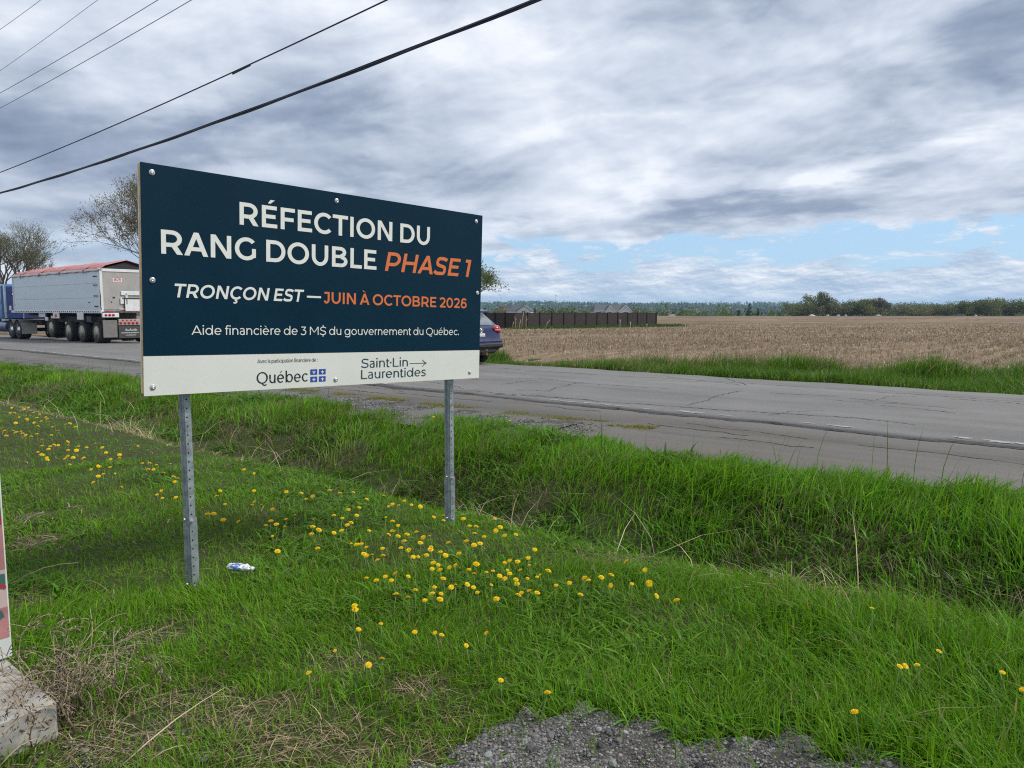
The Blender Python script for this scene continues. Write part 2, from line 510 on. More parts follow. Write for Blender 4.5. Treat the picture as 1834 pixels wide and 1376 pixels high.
def asphalt_material(name, base, warm, streak):
    m, t, b = new_mat(name)
    tc = t.n('ShaderNodeTexCoord')
    mp = t.n('ShaderNodeMapping'); mp.inputs['Rotation'].default_value = (0, 0, -HEAD); t.put(mp.inputs[0], tc.outputs['Object'])
    v = mp.outputs[0]
    st = t.n('ShaderNodeMapping'); st.inputs['Scale'].default_value = (0.05, 1.0, 1.0); t.put(st.inputs[0], v)
    grain = t.noise(v, 110, 3, 0.7); agg = t.noise(v, 38, 4, 0.8)
    patch = t.noise(v, 0.45, 6, 0.62); track = t.noise(st.outputs[0], 1.3, 5, 0.55)
    k = t.m('ADD', t.m('MULTIPLY', t.m('SUBTRACT', grain, 0.5), 1.1), t.m('MULTIPLY', t.m('SUBTRACT', agg, 0.5), 0.9))
    k = t.m('ADD', k, t.m('MULTIPLY', t.m('SUBTRACT', patch, 0.5), 0.6))
    k = t.m('ADD', k, t.m('MULTIPLY', t.m('SUBTRACT', track, 0.5), streak))
    k = t.m('ADD', k, 0.5)
    lo = [c * 0.55 for c in base]; hi = [c * 1.5 for c in base]
    c = t.ramp(k, [(0.12, lo), (0.5, base), (0.9, hi)])
    c = t.mix(t.sstep(t.noise(st.outputs[0], 2.3, 6, 0.6), 0.5, 0.72, 0.0, 0.8), c, warm)
    t.put(b.inputs['Base Color'], c); b.inputs['Roughness'].default_value = 0.85; b.inputs['Specular IOR Level'].default_value = 0.3
    bn = t.n('ShaderNodeBump'); bn.inputs['Strength'].default_value = 0.5; bn.inputs['Distance'].default_value = 0.006
    t.put(bn.inputs['Height'], agg); t.put(b.inputs['Normal'], bn.outputs[0])
    return m
def gravel_material():
    m, t, b = new_mat('gravel_bed')
    tc = t.n('ShaderNodeTexCoord'); v = tc.outputs['Object']
    vo = t.n('ShaderNodeTexVoronoi'); vo.inputs['Scale'].default_value = 95; t.put(vo.inputs['Vector'], v)
    g = t.n('ShaderNodeSeparateColor'); t.put(g.inputs[0], vo.outputs['Color'])
    c = t.ramp(g.outputs[0], [(0.0, (0.05, 0.048, 0.045)), (0.45, (0.13, 0.125, 0.12)), (0.8, (0.22, 0.21, 0.20)), (1.0, (0.36, 0.35, 0.34))])
    c = t.mix(t.sstep(t.noise(v, 2.2, 6, 0.65), 0.42, 0.62, 0.0, 0.75), c, (0.055, 0.05, 0.042))
    t.put(b.inputs['Base Color'], c); b.inputs['Roughness'].default_value = 0.9; b.inputs['Specular IOR Level'].default_value = 0.2
    bn = t.n('ShaderNodeBump'); bn.inputs['Strength'].default_value = 1.0; bn.inputs['Distance'].default_value = 0.012
    bn.invert = True
    t.put(bn.inputs['Height'], vo.outputs['Distance']); t.put(b.inputs['Normal'], bn.outputs[0])
    return m
def field_material():
    m, t, b = new_mat('stubble_soil')
    tc = t.n('ShaderNodeTexCoord')
    mp = t.n('ShaderNodeMapping'); mp.inputs['Rotation'].default_value = (0, 0, -RA); t.put(mp.inputs[0], tc.outputs['Object'])
    v = mp.outputs[0]                       # x runs along the rows
    rowv = t.n('ShaderNodeMapping'); rowv.inputs['Scale'].default_value = (0.10, 1.0, 1.0); t.put(rowv.inputs[0], v)
    fine = t.noise(v, 9.0, 6, 0.75); rows = t.noise(rowv.outputs[0], 1.6, 5, 0.65); big = t.noise(v, 0.05, 5, 0.6); band = t.noise(rowv.outputs[0], 0.12, 4, 0.6)
    k = t.m('ADD', t.m('MULTIPLY', fine, 0.75), t.m('MULTIPLY', rows, 0.45))
    k = t.m('ADD', k, t.m('MULTIPLY', t.m('SUBTRACT', big, 0.5), 0.40))
    k = t.m('ADD', k, t.m('MULTIPLY', t.m('SUBTRACT', band, 0.5), 0.25))
    c = t.ramp(k, [(0.34, (0.055, 0.036, 0.023)), (0.52, (0.125, 0.086, 0.055)), (0.66, (0.215, 0.160, 0.108)), (0.82, (0.37, 0.30, 0.21))])
    t.put(b.inputs['Base Color'], c); b.inputs['Roughness'].default_value = 0.95; b.inputs['Specular IOR Level'].default_value = 0.1
    bn = t.n('ShaderNodeBump'); bn.inputs['Strength'].default_value = 0.7; bn.inputs['Distance'].default_value = 0.08
    t.put(bn.inputs['Height'], k); t.put(b.inputs['Normal'], bn.outputs[0])
    return m
M_SOIL = soil_material()
M_ROAD = asphalt_material('old_asphalt', (0.150, 0.147, 0.143), (0.165, 0.157, 0.146), 0.7)
M_SHOULDER = asphalt_material('worn_shoulder', (0.112, 0.106, 0.098), (0.136, 0.117, 0.096), 1.1)
M_GRAVEL = gravel_material()
M_FIELD = field_material()
M_CRACK = pmat('crack_tar', (0.060, 0.058, 0.056), 0.9, var=0.3, vscale=30)
M_PAINT = pmat('worn_road_paint', (0.37, 0.37, 0.36), 0.8, var=0.25, vscale=25)

# ------------------------------------------------------------------ ground, field, road
def grid_sheet(name, us, ss, off, mat, zf=None):
    us = np.asarray(us, float); ss = np.asarray(ss, float)
    U, S = np.meshgrid(us, ss, indexing='ij')
    X = U * CA - S * SA; Y = U * SA + S * CA
    Z = (H(X, Y) if zf is None else zf(U, S, X, Y)) + off
    V = np.stack([X, Y, Z], -1).reshape(-1, 3)
    nu, ns = U.shape
    i = np.arange((nu - 1))[:, None] * ns + np.arange(ns - 1)[None, :]
    q = np.stack([i, i + ns, i + ns + 1, i + 1], -1).reshape(-1, 4)
    me = np_mesh(name, V, q.ravel(), np.arange(0, q.size, 4), smooth=True)
    return link_mesh(name, me, mat)
def spread(a, b, step, lo, hi, grow=1.18):
    c = list(np.arange(a, b, step)); x, d = c[-1], step
    while x < hi:
        d *= grow; x += d; c.append(x)
    x, d = c[0], step
    pre = []
    while x > lo:
        d *= grow; x -= d; pre.append(x)
    return np.array(pre[::-1] + c)
props(grid_sheet('ground', spread(-4, 22, 0.16, -3500, 7500, 1.10), spread(-14, 40, 0.2, -6500, 7500, 1.10), 0, M_SOIL), kind='structure')

def road_z(U, S, X, Y):
    base = np.interp(Y, FY, FZ)
    c = np.clip((U - 10.45) / 6.3, 0, 1)
    return base + 0.015 + 0.05 * np.sin(np.pi * c) + 0.006 * np.sin(S * .9 + U)
ss = spread(-14, 44, 0.5, -160, 900, 1.15)
def road_sheet():
    k = np.linspace(0, 1, 26)
    ue = 16.85 + sst(ss, 25, 34) * 2.3 + 0.06 * np.sin(ss * 1.7) + 0.05 * np.sin(ss * 4.1)
    ui = 10.42 + 0.035 * np.sin(ss * 2.1) + 0.03 * np.sin(ss * 5.3)
    U = ui[None, :] + (ue - ui)[None, :] * k[:, None]
    S = np.broadcast_to(ss[None, :], U.shape)
    X = U * CA - S * SA; Y = U * SA + S * CA
    Z = road_z(U, S, X, Y)
    V = np.stack([X, Y, Z], -1).reshape(-1, 3); nu, ns = U.shape
    i = np.arange((nu - 1))[:, None] * ns + np.arange(ns - 1)[None, :]
    q = np.stack([i, i + ns, i + ns + 1, i + 1], -1).reshape(-1, 4)
    # a skirt closes the broken edge against the shoulder
    b0 = len(V); sk = V[:ns].copy(); sk[:, 2] -= 0.08; V = np.vstack([V, sk])
    j = np.arange(ns - 1)
    q = np.vstack([q, np.stack([b0 + j, j, j + 1, b0 + j + 1], -1)])
    return link_mesh('road', np_mesh('road', V, q.ravel(), np.arange(0, q.size, 4), smooth=True), M_ROAD)
props(road_sheet(), kind='structure')
def shoulder_z(U, S, X, Y):
    return np.interp(Y, FY, FZ) - 0.012 - 0.02 * np.clip((10.4 - U) / 1.8, 0, 1) - 0.09 * np.clip((8.1 - U) / 0.3, 0, 1) + 0.006 * np.sin(S * 1.3 + 2 * U)
props(grid_sheet('road_shoulder', np.linspace(7.80, 10.52, 14), ss, 0, M_SHOULDER, shoulder_z), kind='structure')
props(grid_sheet('gravel_verge', np.linspace(7.5, 8.95, 10), spread(7, 18, 0.4, 6.5, 60, 1.15), 0.048, M_GRAVEL), kind='structure')

# broken dark lip along the pavement edge, cracks, worn paint: thin sheets on the asphalt
def ribbon_set(name, lines, mat, lift):
    V = []; L = []; ST = []
    for pts, wd in lines:
        pts = np.array(pts, float)
        d = np.gradient(pts, axis=0); d /= np.linalg.norm(d, axis=1)[:, None] + 1e-9
        nrm = np.stack([-d[:, 1], d[:, 0]], 1)
        ww = np.broadcast_to(np.asarray(wd, float), (len(pts),))[:, None] / 2
        for sd_ in (-1, 1):
            pass
        a = pts - nrm * ww; c = pts + nrm * ww
        b0 = sum(len(v) for v in V)
        us_ = np.vstack([a, c]); x = us_[:, 0] * CA - us_[:, 1] * SA; y = us_[:, 0] * SA + us_[:, 1] * CA
        zr = np.where(us_[:, 0] > 10.45, road_z(us_[:, 0], us_[:, 1], x, y), shoulder_z(us_[:, 0], us_[:, 1], x, y))
        V.append(np.stack([x, y, zr + lift], 1))
        n = len(pts)
        for i in range(n - 1):
            ST.append(len(L)); L += [b0 + i, b0 + i + 1, b0 + n + i + 1, b0 + n + i]
    return props(link_mesh(name, np_mesh(name, np.vstack(V), L, ST), mat), kind='structure')
def wob(p, q, n, amp, seed):
    r_ = np.random.default_rng(seed)
    t = np.linspace(0, 1, n)[:, None]
    pts = np.array(p)[None] * (1 - t) + np.array(q)[None] * t
    k = np.cumsum(r_.normal(0, amp, (n, 2)), 0); k -= t * k[-1]
    return pts + k
def px_us(px, py):
    return US(*at(px, py, 0.03))
lines = []
def crack(pp, width, seed, amp=0.02, n=26):
    P_ = [px_us(*p) for p in pp]
    for i in range(len(P_) - 1):
        ln_ = wob(P_[i], P_[i + 1], n, amp, seed + i)
        r_ = np.random.default_rng(seed + 100 + i)
        lines.append((ln_, np.clip(width * 0.55 * (0.2 + 1.1 * r_.random(n)), 0.004, 0.2)))
crack([(886, 661), (990, 668), (1070, 673)], 0.07, 1)
crack([(1110, 675), (1200, 679), (1330, 688), (1480, 698), (1650, 708), (1834, 722)], 0.06, 4, 0.014)
crack([(700, 672), (860, 682), (960, 680), (1040, 690), (1200, 700)], 0.045, 9)
crack([(640, 690), (740, 694), (840, 700), (960, 708), (1060, 716)], 0.05, 14)
crack([(930, 700), (985, 702), (1020, 692), (1045, 688)], 0.045, 19)
crack([(905, 690), (950, 684), (1000, 683)], 0.04, 24)
crack([(880, 705), (1000, 712), (1120, 722), (1230, 730), (1400, 742), (1520, 750), (1640, 763)], 0.055, 29, 0.014)
crack([(1230, 727), (1290, 711), (1330, 704)], 0.05, 36)
crack([(1375, 744), (1420, 738), (1475, 739)], 0.03, 40)
crack([(1560, 722), (1600, 712), (1640, 711)], 0.03, 44)
crack([(760, 684), (800, 690), (830, 697)], 0.04, 48)
crack([(1700, 716), (1760, 720), (1834, 727)], 0.05, 52)
crack([(1480, 719), (1600, 727), (1720, 738)], 0.035, 56)
crack([(650, 683), (700, 690), (720, 698)], 0.04, 60)
rr = np.random.default_rng(5)
for i in range(16):
    s0 = rr.uniform(-6, 26); u0 = rr.uniform(10.8, 16.5); a_ = rr.normal(0, 0.5); l_ = rr.uniform(0.6, 2.6)
    lines.append((wob((u0, s0), (u0 + l_ * math.sin(a_), s0 + l_ * math.cos(a_)), 20, 0.018, 200 + i), np.clip(0.022 * (.4 + rr.random(20)), .005, .1)))
for i in range(10):
    s0 = rr.uniform(-6, 20); u0 = rr.uniform(9.0, 10.2); l_ = rr.uniform(1, 3)
    lines.append((wob((u0, s0), (u0 + rr.normal(0, .1), s0 + l_), 24, 0.02, 300 + i), np.clip(0.03 * (.3 + rr.random(24)), .005, .1)))
ribbon_set('road_cracks', lines, M_CRACK, 0.005)
n_ = 700
s_ = np.linspace(-14, 60, n_)
ub = 10.40 + 0.035 * np.sin(s_ * 2.1) + 0.03 * np.sin(s_ * 5.3) + rr.normal(0, 0.014, n_)
ribbon_set('pavement_edge', [(np.stack([ub, s_], 1), np.clip(0.022 + rr.normal(0, 0.032, n_) + 0.025 * np.sin(s_ * 1.3), 0.006, 0.2))], M_CRACK, 0.006)
pl = []
for s0 in np.arange(-10, 48, 0.11):
    keep = 0.38 if s0 > 18 else max(0.015, 0.10 + 0.28 * math.sin(s0 * 1.9) * math.sin(s0 * .83 + 1))
    for du in (-0.035, 0.0, 0.035):
        if rr.random() < keep:
            l_ = rr.uniform(0.08, 0.30)
            pl.append((np.array([(10.62 + du + rr.normal(0, .008), s0), (10.62 + du + rr.normal(0, .008), s0 + l_ * .5), (10.62 + du + rr.normal(0, .008), s0 + l_)]), [0.01, rr.uniform(.03, .05), 0.012]))
ribbon_set('edge_line', pl, M_PAINT, 0.009)

# the harvested corn field, to the shrub line three hundred metres off
def field_sheet():
    ys = np.concatenate([np.arange(14, 60, 0.8), np.arange(60, 312, 5.0)])
    k = np.linspace(0, 1, 150)
    X = []; Y = []
    for y in ys:
        xl = -70 - y * 0.6
        xr = 60 + y * 1.15
        X.append(xl + (xr - xl) * k); Y.append(np.full_like(k, y) + 4 * np.sin(k * 9) * (y > 280))
    X = np.array(X); Y = np.array(Y)
    U, S = US(X, Y)
    lim = 19.6 + 0.5 * np.sin(S * 0.35) + 0.25 * np.sin(S * 1.1)
    d = np.maximum(lim - U, 0)
    X = X + d * CA; Y = Y + d * SA
    Z = H(X, Y) + 0.05 + 0.02 * np.sin(US(X, Y)[1] * 2 * np.pi / 0.76)
    V = np.stack([X, Y, Z], -1).reshape(-1, 3); nu, ns = X.shape
    i = np.arange((nu - 1))[:, None] * ns + np.arange(ns - 1)[None, :]
    q = np.stack([i, i + 1, i + ns + 1, i + ns], -1).reshape(-1, 4)
    return link_mesh('field', np_mesh('field', V, q.ravel(), np.arange(0, q.size, 4), smooth=True), M_FIELD)
props(field_sheet(), kind='structure')

# ------------------------------------------------------------------ blades and strips of plant matter
def vnoise(x, y, f, seed):
    """smooth value noise 0..1"""
    r_ = np.random.default_rng(seed); T = r_.random((256, 256))
    X = x * f + 1000.3; Y = y * f + 1000.7
    i = np.floor(X).astype(int); j = np.floor(Y).astype(int); a = X - i; b = Y - j
    a = a * a * (3 - 2 * a); b = b * b * (3 - 2 * b)
    g = lambda p, q: T[p % 256, q % 256]
    return (g(i, j) * (1 - a) + g(i + 1, j) * a) * (1 - b) + (g(i, j + 1) * (1 - a) + g(i + 1, j + 1) * a) * b
def blades(X, Y, h, w, th, bend, col, seg=3, Z=None, facing=None, droop=0.35):
    N = len(X)
    Z = H(X, Y) - 0.01 if Z is None else Z
    lx, ly = np.cos(th), np.sin(th)
    fa = th + np.pi / 2 + rng.normal(0, 0.6, N) if facing is None else facing
    wx, wy = np.cos(fa), np.sin(fa)
    ts = np.linspace(0, 1, seg + 1)
    V = np.empty((N, 2 * seg + 1, 3), np.float32)
    for k, t in enumerate(ts):
        cx = X + lx * h * bend * t * t
        cy = Y + ly * h * bend * t * t
        cz = Z + h * t * (1 - droop * np.minimum(bend, 1.6) * t)
        if k < seg:
            ww = w * 0.5 * (0.75 + 0.55 * t - 1.15 * t * t)
            V[:, 2 * k, 0] = cx - wx * ww; V[:, 2 * k, 1] = cy - wy * ww; V[:, 2 * k, 2] = cz
            V[:, 2 * k + 1, 0] = cx + wx * ww; V[:, 2 * k + 1, 1] = cy + wy * ww; V[:, 2 * k + 1, 2] = cz
        else:
            V[:, 2 * k, 0] = cx; V[:, 2 * k, 1] = cy; V[:, 2 * k, 2] = cz
    base = (np.arange(N) * (2 * seg + 1))[:, None]
    lp = []
    for k in range(seg - 1):
        lp += [2 * k, 2 * k + 1, 2 * k + 3, 2 * k + 2]
    lp += [2 * seg - 2, 2 * seg - 1, 2 * seg]
    st = [4 * k for k in range(seg)]
    L = (base + np.array(lp)[None]).ravel()
    ST = ((np.arange(N) * len(lp))[:, None] + np.array(st)[None]).ravel()
    C = np.repeat(col, 2 * seg + 1, axis=0)
    return V.reshape(-1, 3), L, ST, C
class Pile:
    def __init__(s): s.V = []; s.L = []; s.S = []; s.C = []; s.nv = 0; s.nl = 0
    def add(s, V, L, ST, C):
        s.V.append(V); s.L.append(L + s.nv); s.S.append(ST + s.nl); s.C.append(C)
        s.nv += len(V); s.nl += len(L)
    def build(s, name, mat, parent=None, smooth=True):
        me = np_mesh(name, np.vstack(s.V), np.concatenate(s.L), np.concatenate(s.S), np.vstack(s.C), smooth=smooth)
        return link_mesh(name, me, mat, parent)
def scatter_view(n, r0, r1, half=43.0, power=1.0):
    """random ground points in a wide fan round the viewpoint, denser near it"""
    k = rng.random(n)
    r = (r0 ** power + k * (r1 ** power - r0 ** power)) ** (1 / power)
    a = R(half) * (2 * rng.random(n) - 1)
    return r * np.sin(a), r * np.cos(a)
def jit(base, n, amt=0.22, hue=0.10):
    b = np.array(base)[None] * np.ones((n, 1))
    b = b * (1 + rng.normal(0, amt, (n, 1)))
    b = b * (1 + rng.normal(0, hue, (n, 3)))
    return np.clip(b, 0.004, 0.9)
def ell(x, y, px, py, rx, ry, z=0.0):
    """1 inside a patch centred under a measured photo position"""
    cx, cy = at(px, py, z)
    return np.exp(-(((x - cx) / rx) ** 2 + ((y - cy) / ry) ** 2))
def dry_mask(x, y):
    u, s = US(x, y)
    m = np.zeros_like(x)
    for p in ((170, 1335, .34, .24), (330, 1270, .20, .16), (300, 1140, .12, .12), (540, 1350, .35, .16), (680, 1365, .3, .12), (760, 1250, .12, .10), (450, 1290, .22, .14), (70, 970, .16, .2), (60, 930, .14, .2), (40, 1090, .12, .14),
              (820, 1300, .1, .08), (1480, 1035, .30, .45), (1330, 985, .3, .3), (1120, 990, .25, .2), (600, 1200, .12, .12)):
        m = np.maximum(m, ell(x, y, *p))
    m = m * (0.55 + 0.9 * vnoise(x, y, 6.0, 11))
    band = np.exp(-((u - 4.95 - 0.15 * np.sin(s * .8)) / 0.50) ** 2) * sst(s, 5.0, 8.5)
    m = np.maximum(m, band * (0.75 + 0.7 * vnoise(x, y, 2.2, 3)))
    return np.clip(m, 0, 1)
def gravel_mask(x, y):
    # bare gravel by the camera's feet, on the lower right
    yb = np.interp(x, [-.6, -.32, -.12, .07, .35, .75, 1.0, 1.4, 1.8, 2.4], [1.9, 2.42, 2.62, 2.82, 2.80, 2.62, 2.60, 2.46, 2.36, 2.0])
    e = (y - yb) / 0.30 + 0.9 * (vnoise(x, y, 4.0, 21) - 0.5) + 0.9 * (vnoise(x, y, 13.0, 22) - 0.5)
    return 1 - sst(e, -0.35, 0.35)

def lawn():
    P = Pile()
    for (n, r0, r1, pw, hh, ww, seg) in ((95000, 1.9, 4.6, 1.15, 0.105, 0.0060, 3), (115000, 4.3, 9.0, 1.3, 0.074, 0.0062, 3), (90000, 8.6, 20.0, 1.4, 0.074, 0.0085, 2)):
        x, y = scatter_view(n, r0, r1, 46, pw)
        u, s = US(x, y)
        dry = dry_mask(x, y); gr = gravel_mask(x, y)
        tall = vnoise(x, y, 0.9, 31); clump = vnoise(x, y, 3.5, 32)
        rightness = sst(x - 0.15 * y, 0.2, 1.6)
        keep = (u < 4.9) & (rng.random(n) > 0.72 * np.clip(dry * 1.15, 0, 1)) & (rng.random(n) > gr * 0.97) & (rng.random(n) < 0.45 + 0.85 * clump)
        base = (x + 2.1) * SA * 0 + 0
        # nothing grows through the concrete footing
        uu, s2 = US(x + 1.70, y - 2.67)
        keep &= ~((uu < 0.0) & (s2 > -0.02))
        x, y, u, s, tall, rightness, clump, dry = (v[keep] for v in (x, y, u, s, tall, rightness, clump, dry))
        m = len(x)
        h = hh * (0.55 + 0.75 * rng.random(m)) * (0.62 + 0.75 * tall) * (0.85 + 1.0 * rightness) * (1 - 0.35 * dry)
        h = np.where(rng.random(m) < 0.06, h * 1.5, h)
        w = ww * (0.6 + 0.8 * rng.random(m)) * (0.9 + 0.45 * rightness)
        th = np.where(rng.random(m) < 0.5, 5.0 * vnoise(x, y, 2.6, 33) + rng.normal(0, 0.5, m), rng.random(m) * 2 * np.pi)
        bend = np.abs(rng.normal(0.62, 0.48, m))
        c = jit((0.1138, 0.2598, 0.0102), m, 0.20, 0.08)
        warm = vnoise(x, y, 0.7, 41)[:, None]
        c = c * (1 - 0.35 * warm) + jit((0.1680, 0.3015, 0.0126), m, 0.18, 0.08) * (0.35 * warm)
        bl = rng.random(m) < 0.22
        c[bl] = jit((0.0939, 0.2244, 0.0188), bl.sum(), 0.2, 0.08)
        dr = rng.random(m) < (0.035 + 0.35 * dry)
        c[dr] = jit((0.3000, 0.2500, 0.1300), dr.sum(), 0.25, 0.06)
        P.add(*blades(x, y, h, w, th, bend, c, seg))
    # low broad leaves among the dandelions
    n = 26000
    x, y = scatter_view(n, 2.2, 9.0, 44, 1.2)
    u, s = US(x, y)
    pat = vnoise(x, y, 1.6, 51)
    keep = (u < 4.7) & (pat > 0.50) & (gravel_mask(x, y) < 0.3) & (dry_mask(x, y) < 0.5)
    uu, s2 = US(x + 1.70, y - 2.67); keep &= ~((uu < 0.0) & (s2 > -0.02))
    x, y = x[keep], y[keep]; m = len(x)
    P.add(*blades(x, y, 0.055 + 0.07 * rng.random(m), 0.012 + 0.014 * rng.random(m), rng.random(m) * 6.283, 0.9 + 0.7 * rng.random(m), jit((0.0939, 0.2085, 0.0142), m, 0.22, 0.08), 3))
    return props(P.build('lawn_grass', MG), 'short green lawn grass sloping from the camera down to the ditch', 'grass', kind='stuff')
lawn()

def ditch_grass():
    P = Pile()
    N = 330000
    s = -9 + (rng.random(N) ** 1.35) * 38
    u = 4.6 + rng.random(N) * 4.35
    x = u * CA - s * SA; y = u * SA + s * CA
    dist = np.hypot(x, y)
    ang = np.abs(np.degrees(np.arctan2(x, y)))
    edge = 7.75 + 0.35 * sst(s, 2.0, 7.0) - 0.30 * sst(s, 7.0, 10.0) + 0.35 * (vnoise(s, u * 0, 1.4, 61) - 0.5) + 0.22 * (vnoise(s, u * 0, 5.0, 62) - .5)
    clump = vnoise(x, y, 2.2, 63)
    bare = np.exp(-((u - 6.5) / 0.50) ** 2) * sst(vnoise(s, u, 0.9, 64), 0.42, 0.62) * 0.70
    keep = (ang < 46) & (y > 1.0) & (u < edge) & (rng.random(N) < 0.40 + 0.8 * clump) & (rng.random(N) > bare)
    keep &= rng.random(N) < np.clip(1.15 - dist / 34, 0.35, 1)
    # the near bank carries only the lawn's edge
    keep &= rng.random(N) < 0.20 + 0.80 * sst(u, 6.0, 6.9)
    keep &= ~((s > 7.5) & (u < 5.7) & (rng.random(N) < 0.85))
    x, y, u, s, dist, clump = (v[keep] for v in (x, y, u, s, dist, clump))
    m = len(x)
    lush = sst(-s, -3.0, 3.5)
    h = (0.13 + 0.18 * rng.random(m) + 0.06 * sst(-s, -3.5, 1.0)) * (0.45 + 0.95 * clump) * (0.7 + 0.6 * vnoise(x, y, 0.7, 67)) * (0.85 + 0.45 * lush) * (0.62 + 0.5 * sst(u, 5.6, 7.0))
    h *= 1 - 0.40 * sst(u, 7.0, 7.9)
    w = (0.0075 + 0.0065 * rng.random(m)) * (0.85 + dist / 26)
    th = 0.35 + 3.2 * (vnoise(x, y, 1.3, 66) - 0.5) + rng.normal(0, 0.6, m) + np.where(rng.random(m) < .15, rng.random(m) * 6.28, 0)
    bend = np.abs(rng.normal(0.62, 0.34, m))
    c = jit((0.1395, 0.3175, 0.0126), m, 0.20, 0.08)
    bl = rng.random(m) < 0.25
    c[bl] = jit((0.0939, 0.2405, 0.0188), bl.sum(), 0.2, 0.08)
    dull = rng.random(m) < 0.05 + 0.20 * sst(s, 4, 9) + 0.25 * (vnoise(x, y, 1.1, 69) > 0.66)
    c[dull] = jit((0.1768, 0.2040, 0.0680), dull.sum(), 0.2, 0.08)
    P.add(*blades(x, y, h, w, th, bend, c, 3))
    # broad leaved weeds and clover mixed into the bank
    n = 42000
    s2 = -8 + rng.random(n) ** 1.3 * 32; u2 = 5.2 + rng.random(n) * 2.7
    x = u2 * CA - s2 * SA; y = u2 * SA + s2 * CA
    pat = vnoise(x, y, 1.5, 68)
    keep = (pat > 0.54) & (np.abs(np.degrees(np.arctan2(x, y))) < 46) & (y > 1)
    x, y = x[keep], y[keep]; n = len(x)
    P.add(*blades(x, y, 0.06 + 0.20 * rng.random(n), 0.014 + 0.020 * rng.random(n), rng.random(n) * 6.28, 0.6 + 0.9 * rng.random(n), jit((0.0837, 0.1946, 0.0173), n, 0.25, 0.10), 3))
    # olive moss and short turf on the shoulder's edge
    n = 16000
    s2 = 5 + rng.random(n) * 12; u2 = 9.15 + rng.normal(0, .10, n) - 0.05 * (s2 - 5) * .4
    keep = vnoise(s2, u2, 1.6, 65) > 0.3
    s2, u2 = s2[keep], u2[keep]; n = len(s2)
    x = u2 * CA - s2 * SA; y = u2 * SA + s2 * CA
    P.add(*blades(x, y, 0.03 + 0.03 * rng.random(n), np.full(n, 0.010), rng.random(n) * 6.28, 0.5 + 0.9 * rng.random(n), jit((0.2000, 0.2000, 0.0350), n, 0.25, 0.08), 2, Z=H(x, y) + 0.03))
    # tall single stalks against the road
    n = 420
    s2 = rng.uniform(-2, 20, n); u2 = rng.uniform(6.4, 8.0, n)
    x = u2 * CA - s2 * SA; y = u2 * SA + s2 * CA
    n = len(x)
    s2 = rng.uniform(-2, 20, 260); u2 = rng.uniform(6.4, 8.0, 260); n = 260
    x = u2 * CA - s2 * SA; y = u2 * SA + s2 * CA
    P.add(*blades(x, y, 0.40 + 0.3 * rng.random(n), np.full(n, 0.009), rng.normal(0.3, 0.8, n), 0.15 + 0.3 * rng.random(n), jit((0.1067, 0.2085, 0.0275), n, 0.2), 3))
    return props(P.build('ditch_grass', MG), 'tall lush green grass leaning on the far bank of the roadside ditch', 'grass', kind='stuff')
ditch_grass()

def verge_grass():
    P = Pile()
    N = 190000
    s = -20 + rng.random(N) * 46
    u = 16.75 + rng.random(N) ** 0.9 * 3.6
    x = u * CA - s * SA; y = u * SA + s * CA
    ang = np.degrees(np.arctan2(x, y))
    clump = vnoise(x, y, 1.1, 71); edge = 19.6 + 1.2 * (vnoise(s, u * 0, 0.7, 72) - 0.5) + 0.5 * np.sin(s * 0.35)
    front = 16.95 + 0.25 * vnoise(s, u * 0, 2.0, 73)
    keep = (ang > -12) & (ang < 46) & (u < edge) & (u > front) & (rng.random(N) < 0.35 + 0.8 * clump)
    x, y, u, s, clump = (v[keep] for v in (x, y, u, s, clump)); m = len(x)
    h = (0.28 + 0.30 * rng.random(m)) * (0.65 + 0.6 * clump) * (0.7 + 0.5 * sst(u, 17, 18.2))
    h *= 1 - 0.45 * sst(s, 11.5, 14)
    c = jit((0.0908, 0.1938, 0.0180), m, 0.24, 0.08)
    dr = rng.random(m) < 0.05 + 0.22 * (vnoise(x, y, 0.45, 74) > 0.62) + 0.35 * sst(-s, 9.5, 12.0)
    c[dr] = jit((0.2700, 0.2250, 0.1300), dr.sum(), 0.25, 0.06)
    P.add(*blades(x, y, h, 0.016 + 0.012 * rng.random(m), rng.normal(0.2, 1.0, m), np.abs(rng.normal(0.6, 0.3, m)), c, 2))
    # strip at the foot of the brown fence
    n = 9000
    k = rng.random(n)
    ax, ay, bx, by = 0.3, 83.6, 22.5, 101.5
    x = ax + (bx - ax) * k + rng.normal(0, 0.5, n); y = ay + (by - ay) * k + rng.normal(-0.3, 0.9, n)
    P.add(*blades(x, y, 0.25 + 0.25 * rng.random(n), np.full(n, 0.06), rng.random(n) * 6.28, np.abs(rng.normal(0.5, 0.3, n)), jit((0.0582, 0.1145, 0.0248), n, 0.2), 2, Z=H(x, y) + 0.04))
    return props(P.build('verge_grass', MG), 'long grass verge between the road and the stubble field', 'grass', kind='stuff')
verge_grass()

